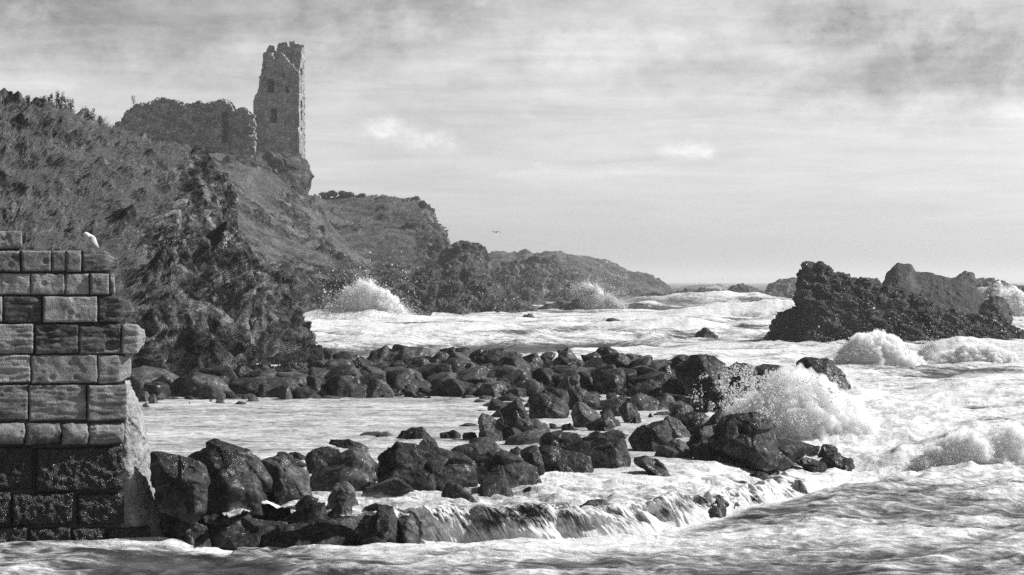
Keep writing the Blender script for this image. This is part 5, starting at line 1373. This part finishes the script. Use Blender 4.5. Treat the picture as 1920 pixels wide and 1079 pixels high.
# ------------------------------------------------------------------ spray
OV = np.array([[1, 0, 0], [-1, 0, 0], [0, 1, 0], [0, -1, 0], [0, 0, 1], [0, 0, -1]], float)
OF = np.array([[0, 2, 4], [2, 1, 4], [1, 3, 4], [3, 0, 4], [2, 0, 5], [1, 2, 5], [3, 1, 5], [0, 3, 5]])
def drops(pts, rad, rs):
    n = len(pts); q = OV[None] * rad[:, None, None] * rs.uniform(.7, 1.3, (n, 1, 3)) + pts[:, None]
    f = OF[None] + (np.arange(n) * 6)[:, None, None]
    return q.reshape(-1, 3), f.reshape(-1, 3)
def splash(px, py, wpx, hpx, label, n, seed, prof=None, r=(.01, .03), depth=.35, core=.6, D=None, lean=0.0, z0=0.0, jag=.35, cat='splash', scat=.07, vd=15.0):
    """burst of broken water: a billowing white heart and thousands of drops thrown up around it"""
    rs = np.random.RandomState(seed); D = D or depth_at(py, z0); w_ = wpx / F * D; h_ = hpx / F * D; x0 = (px - CX) / F * D
    prof = prof or (lambda a: np.clip(1 - np.abs(a) ** 1.7, 0, 1))
    a = rs.uniform(-1, 1, n * 3); jet = 1 + jag * fbm(np.stack([a * 5, 0 * a + seed, 0 * a], -1), 4, .7) * 1.6
    E = prof(a) * jet
    t = rs.uniform(0, 1, n * 3) ** .75; b = t * E
    yy = rs.normal(size=n * 3) * depth * w_ * .5 * (1 - .4 * t)
    q = np.stack([a * w_ * .5, yy, b * h_], -1)
    den = fbm(q / h_ * 3.2 + seed, 4, .65); thr = np.interp(t, [0, .55, .7, .85, 1], [.5, .25, -.15, .02, .22])
    ok = (den > thr) & (b > -.02); q = q[ok][:n]; t = t[ok][:n]
    q = q + rs.normal(size=q.shape) * .03 * h_ * (1 + 1.5 * t[:, None])
    ns = int(n * scat); qs = np.stack([rs.uniform(-1.15, 1.15, ns) * w_ * .5, rs.normal(size=ns) * depth * w_ * .6, np.abs(rs.normal(size=ns)) * h_ * .62 + .05 * h_], -1)
    q = np.concatenate([q, qs]); t = np.concatenate([t, np.ones(ns)])
    q[:, 0] += lean * q[:, 2]
    rad = np.exp(rs.normal(size=len(q)) * .38) * (r[0] + (r[1] - r[0]) * rs.uniform(0, 1, len(q)) ** 2)
    e = empty('splash', (x0, D, z0), label, cat)
    c0 = np.array([x0, D, z0])
    v, f = drops(q + c0, rad, rs); mk('droplets', v, f, M_foam, parent=e)
    if core:
        V, Fc = ico(6)
        W = V.copy(); aa = np.clip(W[:, 0], -1, 1)
        hp = np.maximum(prof(aa * .96) , .05)
        W = np.stack([W[:, 0] * w_ * .5, W[:, 1] * depth * w_ * .55, np.where(W[:, 2] > 0, W[:, 2] / np.maximum(np.sqrt(1 - np.clip(W[:, 0] ** 2, 0, .97)), .2) * hp * core * h_, W[:, 2] * .15 * h_)], -1)
        bl_ = np.abs(fbm(W / h_ * 2.4 + seed, 5, .62)); b2 = fbm(W / h_ * 9 + seed, 4, .7); s_ = fbm(W / h_ * 1.2 + seed, 2)
        W = W + V * (h_ * (bl_ * .40 - .08 + b2 * .10 + s_ * .22))[:, None]
        W[:, 0] += lean * W[:, 2]
        mv, ntv = newmat('airborne_foam'); pv = ntv.nodes.new('ShaderNodeVolumePrincipled'); pv.inputs['Density'].default_value = vd / h_
        pv.inputs['Color'].default_value = (1, 1, 1, 1); pv.inputs['Anisotropy'].default_value = 0
        ov = ntv.nodes.new('ShaderNodeOutputMaterial'); ntv.links.new(pv.outputs[0], ov.inputs['Volume'])
        mk('white_heart', W + c0, Fc, mv, parent=e)
    return e
# the great splash behind the giant block
main_prof = lambda a: np.interp(a, [-1, -.8, -.55, -.3, -.1, .05, .2, .4, .6, .8, 1], [.18, .36, .62, .88, 1.0, .98, .9, .78, .55, .32, .08])
splash(1492, 836, 330, 140, 'great white burst of spray behind the giant square-edged block', 32000, 1, main_prof, (.0025, .0075), .30, 1.2, D=47.5, jag=.34, z0=.1)
# drops flung to the left of it, over the bank
rs = np.random.RandomState(12)
n = 15000
a = rs.beta(2.2, 1.5, n); px = 1265 + a * 330; top = np.interp(px, [1265, 1330, 1380, 1450, 1500, 1560, 1600], [740, 690, 682, 690, 705, 700, 740])
py = top + rs.beta(1.3, 1.4, n) * (800 - top) * 1.0
den = fbm(np.stack([px / 26, py / 26, 0 * px], -1), 4, .65)
k = den > np.interp(px, [1265, 1320, 1380, 1450, 1600], [.28, .08, -.15, -.1, .05]); px, py = px[k], py[k]
DD = rs.uniform(45, 53, len(px))
pts = np.stack([(px - CX) / F * DD, DD, H - (py - CY) / F * DD], -1)
v, f = drops(pts, np.exp(rs.normal(size=len(px)) * .45) * .0105, rs)
tag(mk('spray', v, f, M_foam), 'flying drops of spray over the black boulders left of the great burst', 'spray')
splash(1640, 716, 200, 66, 'broad burst of spray at the left foot of the large sea stack', 12000, 2, None, (.006, .017), .35, 1.1, D=86, z0=.35)
splash(1745, 690, 60, 40, 'small spray leaping against the middle of the large sea stack', 5000, 3, None, (.008, .022), .4, .6, D=94, z0=.3)
splash(1835, 690, 190, 40, 'low line of spray along the right foot of the large sea stack', 7000, 4, None, (.006, .017), .3, 1.0, D=91, z0=.35)
splash(1820, 905, 260, 90, 'breaking wave of churned white water at the right of the picture', 15000, 5, lambda a: np.interp(a, [-1, -.6, -.2, .2, .6, 1], [.15, .5, .8, .95, 1.0, .6]), (.003, .009), .36, 1.1, D=41.8, jag=.2, scat=.04, cat='wave', z0=.1)
splash(694, 612, 165, 84, 'fan of white spray against the rocks below the castle hill', 15000, 6, lambda a: np.interp(a, [-1, -.7, -.3, 0, .3, .6, 1], [.25, .55, .95, 1, .75, .45, .1]), (.016, .045), .3, .95, D=186, z0=.4)
splash(1122, 592, 96, 52, 'white burst of spray to the right of the craggy knoll', 14000, 7, lambda a: np.interp(a, [-1, -.5, 0, .4, 1], [.8, 1, .85, .5, .1]), (.024, .06), .35, .95, D=258, z0=.5)
splash(1900, 604, 110, 46, 'white burst at the right edge beside the small round black rock', 14000, 8, None, (.02, .05), .35, .9, D=205, z0=.5)
splash(1340, 548, 60, 14, 'distant white burst on the reef near the horizon', 5000, 9, None, (.05, .11), .35, .8, D=520, z0=1)
splash(1475, 866, 60, 16, 'little spray kicked up at the foot of the giant block', 2500, 10, None, (.006, .014), .4, .3, D=39.2)

# ------------------------------------------------------------------ air
if HAZE > 0:
    V = np.array([[x, y, z] for z in (-2, 44) for y in (-12, 12500) for x in (-4600, 4600)], float)
    Fz = np.array([[0, 2, 3, 1], [4, 5, 7, 6], [0, 1, 5, 4], [2, 6, 7, 3], [0, 4, 6, 2], [1, 3, 7, 5]])
    m, nt = newmat('haze_air'); pv = nt.nodes.new('ShaderNodeVolumePrincipled'); pv.inputs['Density'].default_value = HAZE
    pv.inputs['Color'].default_value = (.95, .95, .95, 1); pv.inputs['Anisotropy'].default_value = .3
    oo = nt.nodes.new('ShaderNodeOutputMaterial'); nt.links.new(pv.outputs[0], oo.inputs['Volume'])
    tag(mk('haze', V, Fz, m, origin=(0, 0, 0), smooth=False), kind='stuff')
